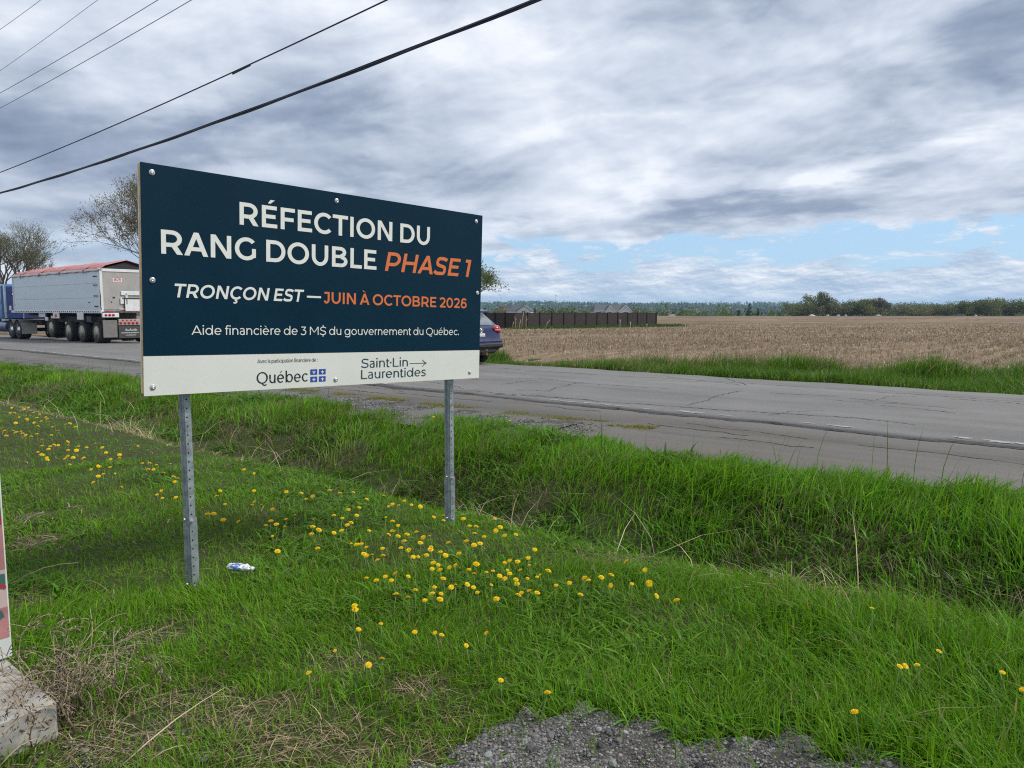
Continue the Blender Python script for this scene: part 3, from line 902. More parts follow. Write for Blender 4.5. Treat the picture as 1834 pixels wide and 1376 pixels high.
def straw():
    P = Pile()
    # matted dead grass on the dry patches and along the ditch
    for n, r0, r1, ww, dens in ((46000, 1.9, 5.5, 0.0032, 0.8), (150000, 5.0, 22.0, 0.0075, 1.0)):
        x, y = scatter_view(n, r0, r1, 46, 1.3)
        u, s = US(x, y)
        d = dry_mask(x, y); g = gravel_mask(x, y)
        keep = (rng.random(n) < d * 1.1 * dens + 0.012) & (u < 5.8) & (rng.random(n) > g)
        uu, s2 = US(x + 1.70, y - 2.67); keep &= ~((uu < 0.0) & (s2 > -0.02))
        x, y = x[keep], y[keep]; m = len(x)
        c = jit((0.34, 0.275, 0.165), m, 0.28, 0.06)
        br = rng.random(m) < 0.3
        c[br] = jit((0.19, 0.14, 0.085), br.sum(), 0.25, 0.06)
        P.add(*blades(x, y, 0.04 + 0.05 * rng.random(m), ww * (0.7 + rng.random(m)), rng.random(m) * 6.28, 1.2 + 1.6 * rng.random(m), c, 3, droop=0.45))
    # brown stems at the foot of the far bank
    n = 9000
    s = -8 + rng.random(n) * 30; u = rng.normal(6.35, 0.36, n)
    x = u * CA - s * SA; y = u * SA + s * CA
    keep = (vnoise(s, u, 0.9, 64) > 0.46) & (np.abs(np.degrees(np.arctan2(x, y))) < 46) & (y > 1.5)
    x, y = x[keep], y[keep]; m = len(x)
    P.add(*blades(x, y, 0.12 + 0.25 * rng.random(m), 0.004 + 0.004 * rng.random(m), rng.normal(0.4, 1.4, m), 0.5 + 1.0 * rng.random(m), jit((0.17, 0.125, 0.08), m, 0.35, 0.06), 3))
    # long pale stalks lying about
    n = 110
    s = -6 + rng.random(n) * 24; u = 4.5 + rng.random(n) * 1.9
    x = u * CA - s * SA; y = u * SA + s * CA
    keep = (np.abs(np.degrees(np.arctan2(x, y))) < 46) & (y > 2)
    x, y = x[keep], y[keep]; m = len(x)
    P.add(*blades(x, y, 0.35 + 0.45 * rng.random(m), np.full(m, 0.008), rng.random(m) * 6.28, 0.7 + 1.2 * rng.random(m), jit((0.46, 0.385, 0.24), m, 0.2, 0.05), 3))
    for px, py, n2, h_ in ((1470, 1030, 150, .26), (1400, 990, 110, .24), (1330, 970, 70, .24), (1240, 975, 30, .24), (250, 765, 120, .4), (760, 845, 50, .4), (930, 905, 60, .4)):
        cx, cy = at(px, py)
        x = cx + rng.normal(0, .24, n2); y = cy + rng.normal(0, .24, n2)
        P.add(*blades(x, y, h_ * (0.4 + 0.7 * rng.random(n2)), np.full(n2, 0.006), rng.random(n2) * 6.28, 0.5 + 1.3 * rng.random(n2), jit((0.46, 0.38, 0.235), n2, 0.2, 0.05), 3))
    return props(P.build('dry_straw', MSTRAW), 'pale matted dead grass on the bare patches and along the ditch edge', 'dry grass', kind='stuff')
straw()

def stubble():
    P = Pile()
    # rows run away from the road; stalks stand in them, broken leaves lie between
    N = 190000
    y = 15 + (rng.random(N) ** 1.9) * 110
    x = (rng.random(N) * 1.62 - 0.36) * (y + 6)
    u, s = US(x, y)
    row = np.round(s / 0.76) * 0.76
    stand = rng.random(N) < 0.55
    s = np.where(stand, row + rng.normal(0, 0.05, N), s)
    x = u * CA - s * SA; y = u * SA + s * CA
    lim = 19.7 + 0.5 * np.sin(s * 0.35) + 0.25 * np.sin(s * 1.1)
    dens = 0.10 + 1.1 * vnoise(u * 0.10, s * 0.55, 1.0, 81)
    keep = (u > lim) & (y > 10) & (rng.random(N) < dens)
    x, y, stand = x[keep], y[keep], stand[keep]; m = len(x); dist = np.hypot(x, y)
    grow = np.clip(dist / 32, 0.8, 3.0)
    h = np.where(stand, 0.10 + 0.16 * rng.random(m), 0.10 + 0.16 * rng.random(m))
    bend = np.where(stand, 0.1 + 0.5 * rng.random(m), 1.6 + 1.4 * rng.random(m))
    w = np.where(stand, 0.018, 0.026) * grow * (0.7 + 0.6 * rng.random(m))
    c = jit((0.33, 0.265, 0.185), m, 0.30, 0.05)
    dk = rng.random(m) < 0.25
    c[dk] = jit((0.16, 0.118, 0.075), dk.sum(), 0.2, 0.05)
    P.add(*blades(x, y, h, w, rng.random(m) * 6.28, bend, c, 2, Z=H(x, y) + 0.05, droop=0.3))
    return props(P.build('corn_stubble', MSTRAW), 'cut corn stalks and leaf litter standing in rows on the brown field', 'stubble', kind='stuff')
stubble()

def pebbles():
    """loose stones on the bare patch and the road verge"""
    n0 = 42000
    x = rng.uniform(-0.6, 2.3, n0); y = rng.uniform(1.7, 3.3, n0)
    g = gravel_mask(x, y)
    keep = rng.random(n0) < g * 0.9
    x, y = x[keep], y[keep]
    n1 = 5000
    s = rng.uniform(5.5, 20, n1); u = rng.normal(8.3, 0.30, n1)
    x1 = u * CA - s * SA; y1 = u * SA + s * CA
    n2 = 600
    x2, y2 = rng.normal(-1.55, .25, n2), rng.normal(2.45, .15, n2)
    x = np.concatenate([x, x1, x2]); y = np.concatenate([y, y1, y2]); N = len(x)
    r = np.where(np.hypot(x, y) > 5, 0.007 + 0.009 * rng.random(N), 0.0022 + 0.0050 * rng.random(N) ** 2)
    big = rng.random(N) < 0.012
    r = np.where(big & (np.hypot(x, y) < 5), 0.009 + 0.009 * rng.random(N), r)
    ph = (1 + 5 ** .5) / 2
    ico = np.array([(-1, ph, 0), (1, ph, 0), (-1, -ph, 0), (1, -ph, 0), (0, -1, ph), (0, 1, ph), (0, -1, -ph), (0, 1, -ph), (ph, 0, -1), (ph, 0, 1), (-ph, 0, -1), (-ph, 0, 1)]) / 1.9
    fc = np.array([(0, 11, 5), (0, 5, 1), (0, 1, 7), (0, 7, 10), (0, 10, 11), (1, 5, 9), (5, 11, 4), (11, 10, 2), (10, 7, 6), (7, 1, 8), (3, 9, 4), (3, 4, 2), (3, 2, 6), (3, 6, 8), (3, 8, 9), (4, 9, 5), (2, 4, 11), (6, 2, 10), (8, 6, 7), (9, 8, 1)])
    a = rng.random(N) * 6.283; ca, sa = np.cos(a)[:, None], np.sin(a)[:, None]
    sx = (0.7 + 0.7 * rng.random(N))[:, None]; sz = (0.45 + 0.4 * rng.random(N))[:, None]
    jv = ico[None] * (1 + rng.normal(0, 0.13, (N, 12, 1)))
    vx = jv[:, :, 0] * sx; vy = jv[:, :, 1]; vz = jv[:, :, 2] * sz
    V = np.stack([(vx * ca - vy * sa) * r[:, None] + x[:, None], (vx * sa + vy * ca) * r[:, None] + y[:, None], vz * r[:, None] + (H(x, y) + 0.036 * (np.hypot(x, y) > 5) + 0.012)[:, None] + (0.3 * r * sz[:, 0])[:, None]], -1)
    L = (np.arange(N)[:, None, None] * 12 + fc[None]).ravel()
    g_ = rng.random((N, 1))
    C = np.array((0.10, 0.098, 0.095))[None] * (0.5 + 2.4 * g_ ** 1.6) * (1 + rng.normal(0, .05, (N, 3)))
    me = np_mesh('loose_gravel', V.reshape(-1, 3), L, np.arange(0, len(L), 3), np.repeat(np.clip(C, .01, .8), 12, 0))
    o = link_mesh('loose_gravel', me, tint_mat('pebble', 0.8, 0.0, 0.3))
    return props(o, 'loose grey gravel at the bottom of the lawn and beside the road', 'gravel', kind='stuff')
pebbles()
def gravel_sheet():
    xs = np.arange(-1.0, 2.6, 0.03); ys = np.arange(1.6, 3.4, 0.03)
    X, Y = np.meshgrid(xs, ys, indexing='ij')
    G = gravel_mask(X, Y)
    Z = H(X, Y) + 0.012 - 0.04 * (1 - sst(G, 0.0, 0.4)) + 0.004 * np.sin(X * 31) * np.sin(Y * 27)
    V = np.stack([X, Y, Z], -1).reshape(-1, 3); nu, ns = X.shape
    i = np.arange(nu - 1)[:, None] * ns + np.arange(ns - 1)[None]
    q = np.stack([i, i + ns, i + ns + 1, i + 1], -1).reshape(-1, 4)
    return props(link_mesh('gravel', np_mesh('gravel', V, q.ravel(), np.arange(0, q.size, 4), smooth=True), M_GRAVEL), kind='structure')
gravel_sheet()

# ------------------------------------------------------------------ drawn lettering: every glyph is built from strokes (cap height = 1)
def smooth_path(pts, n=8):
    pts = [np.array(p, float) for p in pts]
    if len(pts) < 3: return pts
    P_ = [2 * pts[0] - pts[1]] + pts + [2 * pts[-1] - pts[-2]]
    out = []
    for i in range(1, len(P_) - 2):
        a, b, c, d = P_[i - 1:i + 3]
        for k in range(n):
            t = k / n
            out.append(0.5 * (2 * b + (c - a) * t + (2 * a - 5 * b + 4 * c - d) * t * t + (3 * b - 3 * c + d - a) * t ** 3))
    out.append(pts[-1])
    return out
def ribbon2(pts, w):
    pts = np.array(pts); d = np.gradient(pts, axis=0); d /= np.linalg.norm(d, axis=1)[:, None] + 1e-9
    nn = np.stack([-d[:, 1], d[:, 0]], 1) * w / 2
    a, b = pts + nn, pts - nn
    return [[tuple(a[i]), tuple(a[i + 1]), tuple(b[i + 1]), tuple(b[i])] for i in range(len(pts) - 1)]
def ring(cx, cy, rx, ry, a0, a1, w, t, n=30):
    n = max(6, int(n * abs(a1 - a0) / 360))
    A = [R(a0 + (a1 - a0) * i / n) for i in range(n + 1)]
    o = [(cx + rx * math.cos(a), cy + ry * math.sin(a)) for a in A]
    i_ = [(cx + (rx - w) * math.cos(a), cy + (ry - t) * math.sin(a)) for a in A]
    return [[o[k], o[k + 1], i_[k + 1], i_[k]] for k in range(n)]
def rect(x0, y0, x1, y1): return [[(x0, y0), (x1, y0), (x1, y1), (x0, y1)]]
ACUTE, GRAVE = 1, -1
def glyph(ch, w, t):
    """returns (left gap, ink width, right gap, list of strokes; a stroke is a list of quads)"""
    S_, Rn = 0.115, 0.055
    P_ = lambda pts, ww=None: ribbon2(smooth_path(pts), ww or (w + t) / 2)
    if ch == ' ': return 0, 0.30, 0, []
    if ch in 'É':
        l, k, r, s = glyph('E', w, t); return l, k, r, s + [[[(.30, 1.10), (.44, 1.10), (.66, 1.27), (.44, 1.27)]]]
    if ch in 'À':
        l, k, r, s = glyph('A', w, t); return l, k, r, s + [[[(.44, 1.27), (.64, 1.10), (.78 - .2, 1.10), (.24, 1.27)]]]
    if ch in 'éè':
        l, k, r, s = glyph('e', w, t)
        q = [(.28, .87), (.36, .87), (.58, 1.06), (.46, 1.06)] if ch == 'é' else [(.48, .87), (.40, .87), (.18, 1.06), (.30, 1.06)]
        return l, k, r, s + [[q]]
    if ch == 'Ç':
        l, k, r, s = glyph('C', w, t); return l, k, r, s + [P_([(.55, .02), (.53, -.08), (.64, -.11), (.66, -.21), (.54, -.27), (.40, -.24)], w * .55)]
    if ch == 'R': return S_, .92, .05, [rect(0, 0, w, 1), rect(w, 1 - t, .45, 1), rect(w, .30, .50, .30 + t), ring(.45, .65, .43, .35, -90, 90, w, t), [[(.66, 0), (.92, 0), (.64, .40), (.40, .36)]]]
    if ch == 'P': return S_, .88, .05, [rect(0, 0, w, 1), rect(w, 1 - t, .45, 1), rect(w, .27, .45, .27 + t), ring(.45, .635, .43, .365, -90, 90, w, t)]
    if ch == 'B': return S_, .92, .06, [rect(0, 0, w, 1), rect(w, 1 - t, .50, 1), rect(w, .44, .55, .44 + t * .9), rect(w, 0, .52, t), ring(.50, .735, .34, .265, -90, 90, w, t), ring(.53, .285, .39, .285, -90, 90, w, t)]
    if ch == 'D': return S_, .99, Rn, [rect(0, 0, w, 1), rect(w, 1 - t, .46, 1), rect(w, 0, .46, t), ring(.46, .5, .53, .5, -90, 90, w, t)]
    if ch == 'E': return S_, .78, .06, [rect(0, 0, w, 1), rect(w, 1 - t, .76, 1), rect(w, .5 - t / 2 + .01, .69, .5 + t / 2 + .01), rect(w, 0, .78, t)]
    if ch == 'F': return S_, .75, .04, [rect(0, 0, w, 1), rect(w, 1 - t, .75, 1), rect(w, .38, .68, .38 + t)]
    if ch == 'C': return Rn, 1.0, .03, [ring(.56, .5, .56, .515, 43, 317, w, t)]
    if ch == 'G': return Rn, 1.02, .10, [ring(.56, .5, .56, .515, 43, 322, w, t), rect(1.02 - w * .95, .12, 1.02, .52)]
    if ch == 'O': return Rn, 1.16, Rn, [ring(.58, .5, .58, .515, 0, 360, w, t, 44)]
    if ch == 'Q': return Rn, 1.16, Rn, [ring(.58, .5, .58, .515, 0, 360, w, t, 44), P_([(.55, .03), (.66, -.10), (.82, -.16), (1.02, -.11)], t)]
    if ch == 'T': return .02, .90, .02, [rect(0, 1 - t, .90, 1), rect(.45 - w / 2, 0, .45 + w / 2, 1 - t)]
    if ch == 'I': return S_, w, S_, [rect(0, 0, w, 1)]
    if ch == 'L': return S_, .70, .03, [rect(0, 0, w, 1), rect(w, 0, .70, t)]
    if ch == 'N': return S_, .95, S_, [rect(0, 0, w, 1), rect(.95 - w, 0, .95, 1), [[(0, 1), (w * 1.12, 1), (.95, 0), (.95 - w * 1.12, 0)]]]
    if ch == 'H': return S_, .95, S_, [rect(0, 0, w, 1), rect(.95 - w, 0, .95, 1), rect(w, .5 - t / 2, .95 - w, .5 + t / 2)]
    if ch == 'U': return .10, .93, .10, [rect(0, .44, w, 1), rect(.93 - w, .44, .93, 1), ring(.465, .44, .465, .455, 180, 360, w, t)]
    if ch == 'A':
        return .0, 1.06, .0, [[[(0, 0), (w * 1.1, 0), (.53 + w * .52, 1), (.53 - w * .52, 1)]], [[(1.06, 0), (1.06 - w * 1.1, 0), (.53 - w * .52, 1), (.53 + w * .52, 1)]], rect(.24, .21, .82, .21 + t * .95)]
    if ch == 'M': return S_, 1.14, S_, [rect(0, 0, w, 1), rect(1.14 - w, 0, 1.14, 1), [[(0, 1), (w * 1.1, 1), (.57 + w * .45, .30), (.57 - w * .45, .30)]], [[(1.14, 1), (1.14 - w * 1.1, 1), (.57 - w * .45, .30), (.57 + w * .45, .30)]]]
    if ch in 'S$':
        m_ = (w + t) / 2; e = m_ / 2
        s = [P_([(.80, .85 - e * .2), (.66, .965 - e * .8), (.44, 1.01 - e), (.22, .945 - e * .6), (.05 + e, .735), (.20, .575), (.44, .50), (.68, .43), (.82 - e, .27), (.68, .07 + e * .5), (.42, -.01 + e), (.18, .045 + e * .6), (.02, .19 + e * .1)])]
        if ch == '$': s += [rect(.43 - w * .5, -.20, .43 + w * .5, .05), rect(.43 - w * .5, .95, .43 + w * .5, 1.20)]
        return .05, .84, .05, s
    if ch == 'J': return .04, .62, .10, [rect(.10, 1 - t, .62, 1), rect(.62 - w, .36, .62, 1 - t), ring(.31, .36, .31, .375, 205, 360, w, t)]
    if ch == '1': return .02, .40, .10, [rect(.40 - w, 0, .40, 1), rect(0, 1 - t, .40 - w, 1)]
    if ch == '2': return .05, .80, .05, [P_([(.05, .80), (.20, .885), (.40, .92), (.60, .86), (.68, .70), (.60, .52), (.36, .28), (.14, .09)]), rect(.06, 0, .80, t)]
    if ch == '0': return .06, .88, .06, [ring(.44, .5, .44, .515, 0, 360, w, t, 40)]
    if ch == '6': return .06, .84, .05, [ring(.43, .325, .41, .34, 0, 360, w, t, 36), P_([(.02 + w / 2, .33), (.08 + w / 2, .62), (.24, .84), (.46, .925), (.74, .86)])]
    if ch == '3': return .03, .70, .06, [rect(.06, 1 - t, .66, 1), [[(.52, 1 - t), (.66, 1 - t), (.40, .58), (.27, .58)]], P_([(.27, .60), (.46, .58), (.62, .47), (.64, .28), (.54, .10), (.34, .03), (.14, .06), (.03, .16)])]
    if ch == '—': return .10, 1.45, .10, [rect(0, .31, 1.45, .31 + t * .95)]
    X = .75
    if ch == 'a': return .06, .56, .10, [rect(.56 - w, 0, .56, .46), P_([(.05, .65), (.16, .70), (.30, .715), (.45, .66), (.56 - w / 2, .46)], t), P_([(.56 - w / 2, .43), (.30, .42), (.12, .36), (.06, .21), (.13, .07), (.28, .03), (.44, .08), (.55 - w / 2, .22)], t)]
    if ch == 'b': return .10, .80, .06, [rect(0, 0, w, 1.06), ring(.42, X / 2, .38, X / 2 + .01, 0, 360, w, t)]
    if ch == 'd': return .06, .80, .10, [rect(.80 - w, 0, .80, 1.06), ring(.38, X / 2, .38, X / 2 + .01, 0, 360, w, t)]
    if ch == 'p': return .10, .80, .06, [rect(0, -.27, w, X), ring(.42, X / 2, .38, X / 2 + .01, 0, 360, w, t)]
    if ch == 'g': return .06, .80, .10, [ring(.38, X / 2, .38, X / 2 + .01, 0, 360, w, t), P_([(.80 - w / 2, X), (.80 - w / 2, .3), (.80 - w / 2, -.02), (.70, -.18), (.50, -.24), (.27, -.225), (.09, -.14)], (w + t) / 2)]
    if ch == 'c': return .06, .66, .03, [ring(.38, X / 2, .38, X / 2 + .01, 42, 318, w, t)]
    if ch == 'e': return .06, .76, .06, [ring(.38, X / 2, .38, X / 2 + .01, 0, 315, w, t), rect(w * .6, X / 2 - t * .45, .755 - w * .3, X / 2 + t * .45)]
    if ch == 'o': return .06, .78, .06, [ring(.39, X / 2, .39, X / 2 + .01, 0, 360, w, t)]
    if ch == 'f': return .03, .38, .0, [P_([(.16, 0), (.16, .3), (.16, .82), (.20, .96), (.29, 1.02), (.40, 1.0)], w), rect(0, X - t, .36, X)]
    if ch == 'i': return .10, w, .10, [rect(0, 0, w, X), rect(-.015, .92, w + .015, 1.05)]
    if ch == 'l': return .10, w, .10, [rect(0, 0, w, 1.06)]
    if ch == 'n': return .10, .66, .10, [rect(0, 0, w, X), ring(.33, .42, .33, .335, 0, 170, w, t), rect(.66 - w, 0, .66, .42)]
    if ch == 'u': return .10, .66, .10, [rect(.66 - w, 0, .66, X), ring(.33, .33, .33, .335, 190, 360, w, t), rect(0, .33, w, X)]
    if ch == 'm': return .10, 1.16, .10, [rect(0, 0, w, X), ring(.31, .42, .31, .335, 0, 170, w, t), rect(.62 - w, 0, .62, .42), ring(.85, .42, .31, .335, 0, 170, w, t), rect(1.16 - w, 0, 1.16, .42)]
    if ch == 'r': return .10, .36, .02, [rect(0, 0, w, X), P_([(w / 2, .45), (.12, .61), (.23, .70), (.36, .715)], t)]
    if ch == 't': return .02, .42, .03, [P_([(.16, .94), (.16, .5), (.16, .2), (.20, .07), (.29, .03), (.42, .06)], w), rect(0, X - t, .38, X)]
    if ch == 's': return .05, .56, .05, [P_([(.53, .64), (.42, .695), (.28, .71), (.13, .66), (.08, .55), (.17, .43), (.32, .375), (.45, .32), (.51, .20), (.43, .08), (.28, .035), (.13, .06), (.02, .12)], (w + t) / 2)]
    if ch == 'v': return .01, .72, .01, [[[(.36 - w / 2, 0), (.36 + w / 2, 0), (w, X), (0, X)]], [[(.36 - w / 2, 0), (.36 + w / 2, 0), (.72, X), (.72 - w, X)]]]
    if ch == '.': return .07, w * 1.5, .07, [rect(0, 0, w * 1.5, w * 1.5)]
    if ch == '·': return .03, w * 1.3, .05, [rect(0, .40, w * 1.3, .40 + w * 1.3)]
    if ch == ':': return .12, w * 1.4, .07, [rect(0, 0, w * 1.4, w * 1.4), rect(0, .55, w * 1.4, .55 + w * 1.4)]
    return 0, .3, 0, []
def text_polys(txt, x0, x1, y0, cap, w, t, slant=0.0):
    """quads of a line of lettering fitted between x0 and x1"""
    x = 0; items = []
    first = True
    for ch in txt:
        l, k, r, s = glyph(ch, w, t)
        if not first: x += l
        first = False
        items += [[[(px + x, py) for px, py in q] for q in st] for st in s]
        x += k; last = r; x += r
    x -= last
    hi = max(p[0] + slant * p[1] for st in items for q in st for p in q)
    lo = min(p[0] + slant * p[1] for st in items for q in st for p in q)
    k = (x1 - x0) / (hi - lo)
    return [[[(x0 + (px + slant * py - lo) * k, y0 + py * cap) for px, py in q] for q in st] for st in items]

# ------------------------------------------------------------------ the roadworks notice board
M_NAVY = pmat('navy_print', (0.0004, 0.0205, 0.0415), 0.38, var=0.06, vscale=2.0, spec=0.16, bump=0.012, bscale=9)
M_PALE = pmat('pale_print', (0.68, 0.69, 0.645), 0.42, var=0.03, vscale=2.0)
M_WHITEINK = pmat('white_print', (0.74, 0.745, 0.70), 0.45, var=0.02)
M_ORANGE = pmat('orange_print', (0.68, 0.165, 0.045), 0.45, var=0.02)
M_BLACKINK = pmat('black_print', (0.012, 0.013, 0.022), 0.45, var=0.02)
M_TEALINK = pmat('deep_teal_print', (0.010, 0.045, 0.070), 0.45, var=0.02)
M_BLUEINK = pmat('blue_print', (0.015, 0.065, 0.36), 0.45, var=0.02)
M_PLY = pmat('plywood_edge', (0.62, 0.40, 0.19), 0.75, var=0.22, vscale=14, dirt=((0.36, 0.20, 0.09), 0.5))
M_BACKBOARD = pmat('white_backing', (0.62, 0.62, 0.59), 0.6, var=0.05)
M_ZINC = pmat('galvanised_steel', (0.36, 0.40, 0.43), 0.45, metal=0.55, var=0.20, vscale=22, dirt=((0.24, 0.28, 0.31), 0.5))
M_BOLT = pmat('bolt_steel', (0.62, 0.63, 0.64), 0.32, metal=0.75, var=0.15, vscale=60)
M_HOLESHADE = pmat('hole_shade_disc', (0.012, 0.013, 0.014), 0.9, var=0.1)  # near-black discs on the steel, painting the shade inside the post's holes

YAW, ROLL, LEAN = R(45.72), R(-1.42), R(0.75)
SO = Vector((-1.923, 3.979, 0.0))
sign = empty('notice_board', SO, YAW, 'navy blue roadworks notice board with white and orange French lettering on two steel posts', 'sign')
_r = Vector((1, 0, 0)); _u = Vector((0, 0, 1)); _n = Vector((0, -1, 0))
_u = _u * math.cos(LEAN) + _n * math.sin(LEAN)
S_R = _r * math.cos(ROLL) + _u * math.sin(ROLL)
S_U = -_r * math.sin(ROLL) + _u * math.cos(ROLL)
S_N = S_R.cross(S_U)
def SP(a, b, c=0.0):
    return Vector((0, 0, 2.362)) + S_R * a + S_U * (b - 1.22) + S_N * c
def slab(mb, a0, a1, b0, b1, c0, c1, mi=0, na=1):
    v = []; f = []
    for c in (c0, c1):
        for b in (b0, b1):
            for i in range(na + 1): v.append(SP(a0 + (a1 - a0) * i / na, b, c))
    k = na + 1
    for i in range(na):
        f += [(2 * k + i, 2 * k + i + 1, 3 * k + i + 1, 3 * k + i), (i + 1, i, k + i, k + i + 1), (i, i + 1, 2 * k + i + 1, 2 * k + i), (k + i + 1, k + i, 3 * k + i, 3 * k + i + 1)]
    f += [(0, 2 * k, 3 * k, k), (na, k + na, 3 * k + na, 2 * k + na)]
    return mb.add(v, f, mi)
mb = MB(); slab(mb, 0, 2.44, 0.214, 1.22, -0.003, 0.0); mb.build('printed_face', M_NAVY, sign)
mb = MB(); slab(mb, 0, 2.44, 0.0, 0.212, -0.003, 0.0); mb.build('lower_band', M_PALE, sign)
mb = MB(); slab(mb, 0.002, 2.438, 0.010, 1.216, -0.034, -0.0035); mb.build('plywood_board', M_PLY, sign)
mb = MB(); slab(mb, 0.004, 2.436, 0.014, 1.214, -0.052, -0.0345); mb.build('backing_board', M_BACKBOARD, sign)
_zi = 0
def lettering(name, polys, mat, parent=None, base=0.0012):
    global _zi
    m_ = MB()
    for st in polys:
        _zi = (_zi + 1) % 14
        c = base + _zi * 5e-5
        for q in st: m_.add([SP(x, y, c) for x, y in q], [(0, 1, 2, 3)])
    return m_.build(name, mat, parent or sign)
BW, BT = 0.205, 0.175
lettering('lettering', text_polys('RÉFECTION DU', 0.536, 1.935, 0.956, 0.127, BW, BT), M_WHITEINK)
lettering('lettering', text_polys('RANG DOUBLE', 0.099, 1.483, 0.758, 0.127, BW, BT), M_WHITEINK)
lettering('lettering', text_polys('PHASE 1', 1.551, 2.335, 0.756, 0.127, BW * .97, BT, 0.21), M_ORANGE)
lettering('lettering', text_polys('TRONÇON EST', 0.166, 0.948, 0.529, 0.074, BW * .98, BT, 0.19), M_WHITEINK)
lettering('lettering', [rect(0.967, 0.556, 1.066, 0.568)], M_WHITEINK)
lettering('lettering', text_polys('JUIN À OCTOBRE 2026', 1.085, 2.297, 0.525, 0.072, BW * .95, BT * .97), M_ORANGE)
lettering('lettering', text_polys('Aide financière de 3 M$ du gouvernement du Québec.', 0.255, 2.226, 0.3265, 0.051, 0.118, 0.104), M_WHITEINK)
lettering('lettering', text_polys('Avec la participation financière de :', 0.641, 1.044, 0.1595, 0.0230, 0.115, 0.095), M_BLACKINK)
lettering('logo_wordmark', text_polys('Québec', 0.636, 0.975, 0.0375, 0.068, 0.150, 0.100), M_BLACKINK)
lettering('logo_wordmark', text_polys('Saint·Lin', 1.369, 1.757, 0.1095, 0.060, 0.135, 0.105), M_TEALINK)
lettering('logo_wordmark', text_polys('Laurentides', 1.370, 1.918, 0.0355, 0.060, 0.135, 0.105), M_TEALINK)
lettering('logo_arrow', [rect(1.772, 0.1255, 1.918, 0.1295), ribbon2(smooth_path([(1.886, 0.152), (1.900, 0.138), (1.922, 0.1275)]), 0.0048), ribbon2(smooth_path([(1.886, 0.103), (1.900, 0.117), (1.922, 0.1275)]), 0.0048)], M_TEALINK)
def lily(cx, cy, k):
    """small white three-petal lily cross"""
    c = [[(cx - .10 * k, cy - .02 * k), (cx, cy - .16 * k), (cx + .10 * k, cy - .02 * k), (cx, cy + .46 * k)]]
    bar = [[(cx - .20 * k, cy - .20 * k), (cx + .20 * k, cy - .20 * k), (cx + .20 * k, cy - .11 * k), (cx - .20 * k, cy - .11 * k)]]
    lft = ribbon2(smooth_path([(cx - .07 * k, cy - .11 * k), (cx - .15 * k, cy + .05 * k), (cx - .28 * k, cy + .10 * k), (cx - .33 * k, cy - .02 * k)]), .085 * k)
    rgt = ribbon2(smooth_path([(cx + .07 * k, cy - .11 * k), (cx + .15 * k, cy + .05 * k), (cx + .28 * k, cy + .10 * k), (cx + .33 * k, cy - .02 * k)]), .085 * k)
    base = [[(cx, cy - .44 * k), (cx + .09 * k, cy - .20 * k), (cx, cy - .12 * k), (cx - .09 * k, cy - .20 * k)]]
    return [c, bar, lft, rgt, base]
for fx, fy in ((0.993, 0.0775), (1.054, 0.0775), (0.993, 0.0315), (1.054, 0.0315)):
    fl = lettering('logo_flag', [rect(fx, fy, fx + 0.048, fy + 0.034)], M_BLUEINK)
    lettering('lily_emblem', lily(fx + 0.024, fy + 0.016, 0.033), M_WHITEINK, fl, base=0.0024)
def head_bolt(a, b, parent):
    m_ = MB()
    m_.lathe(SP(a, b, 0.0002), S_N, [(0, .0155), (.0022, .0155), (.003, .0145), (.003, .0100)], 20)
    m_.lathe(SP(a, b, 0.003), S_N, [(0, .0098), (.0030, .0095), (.0055, .0070), (.0058, .0035), (.0035, .003)], 14)
    return m_.build('bolt', M_BOLT, parent, split=True)
for a, b in ((0.058, 1.174), (1.176, 1.169), (2.377, 1.170), (0.052, 0.615), (2.405, 0.643), (0.046, 0.045), (1.176, 0.040), (2.343, 0.047)):
    head_bolt(a, b, sign)
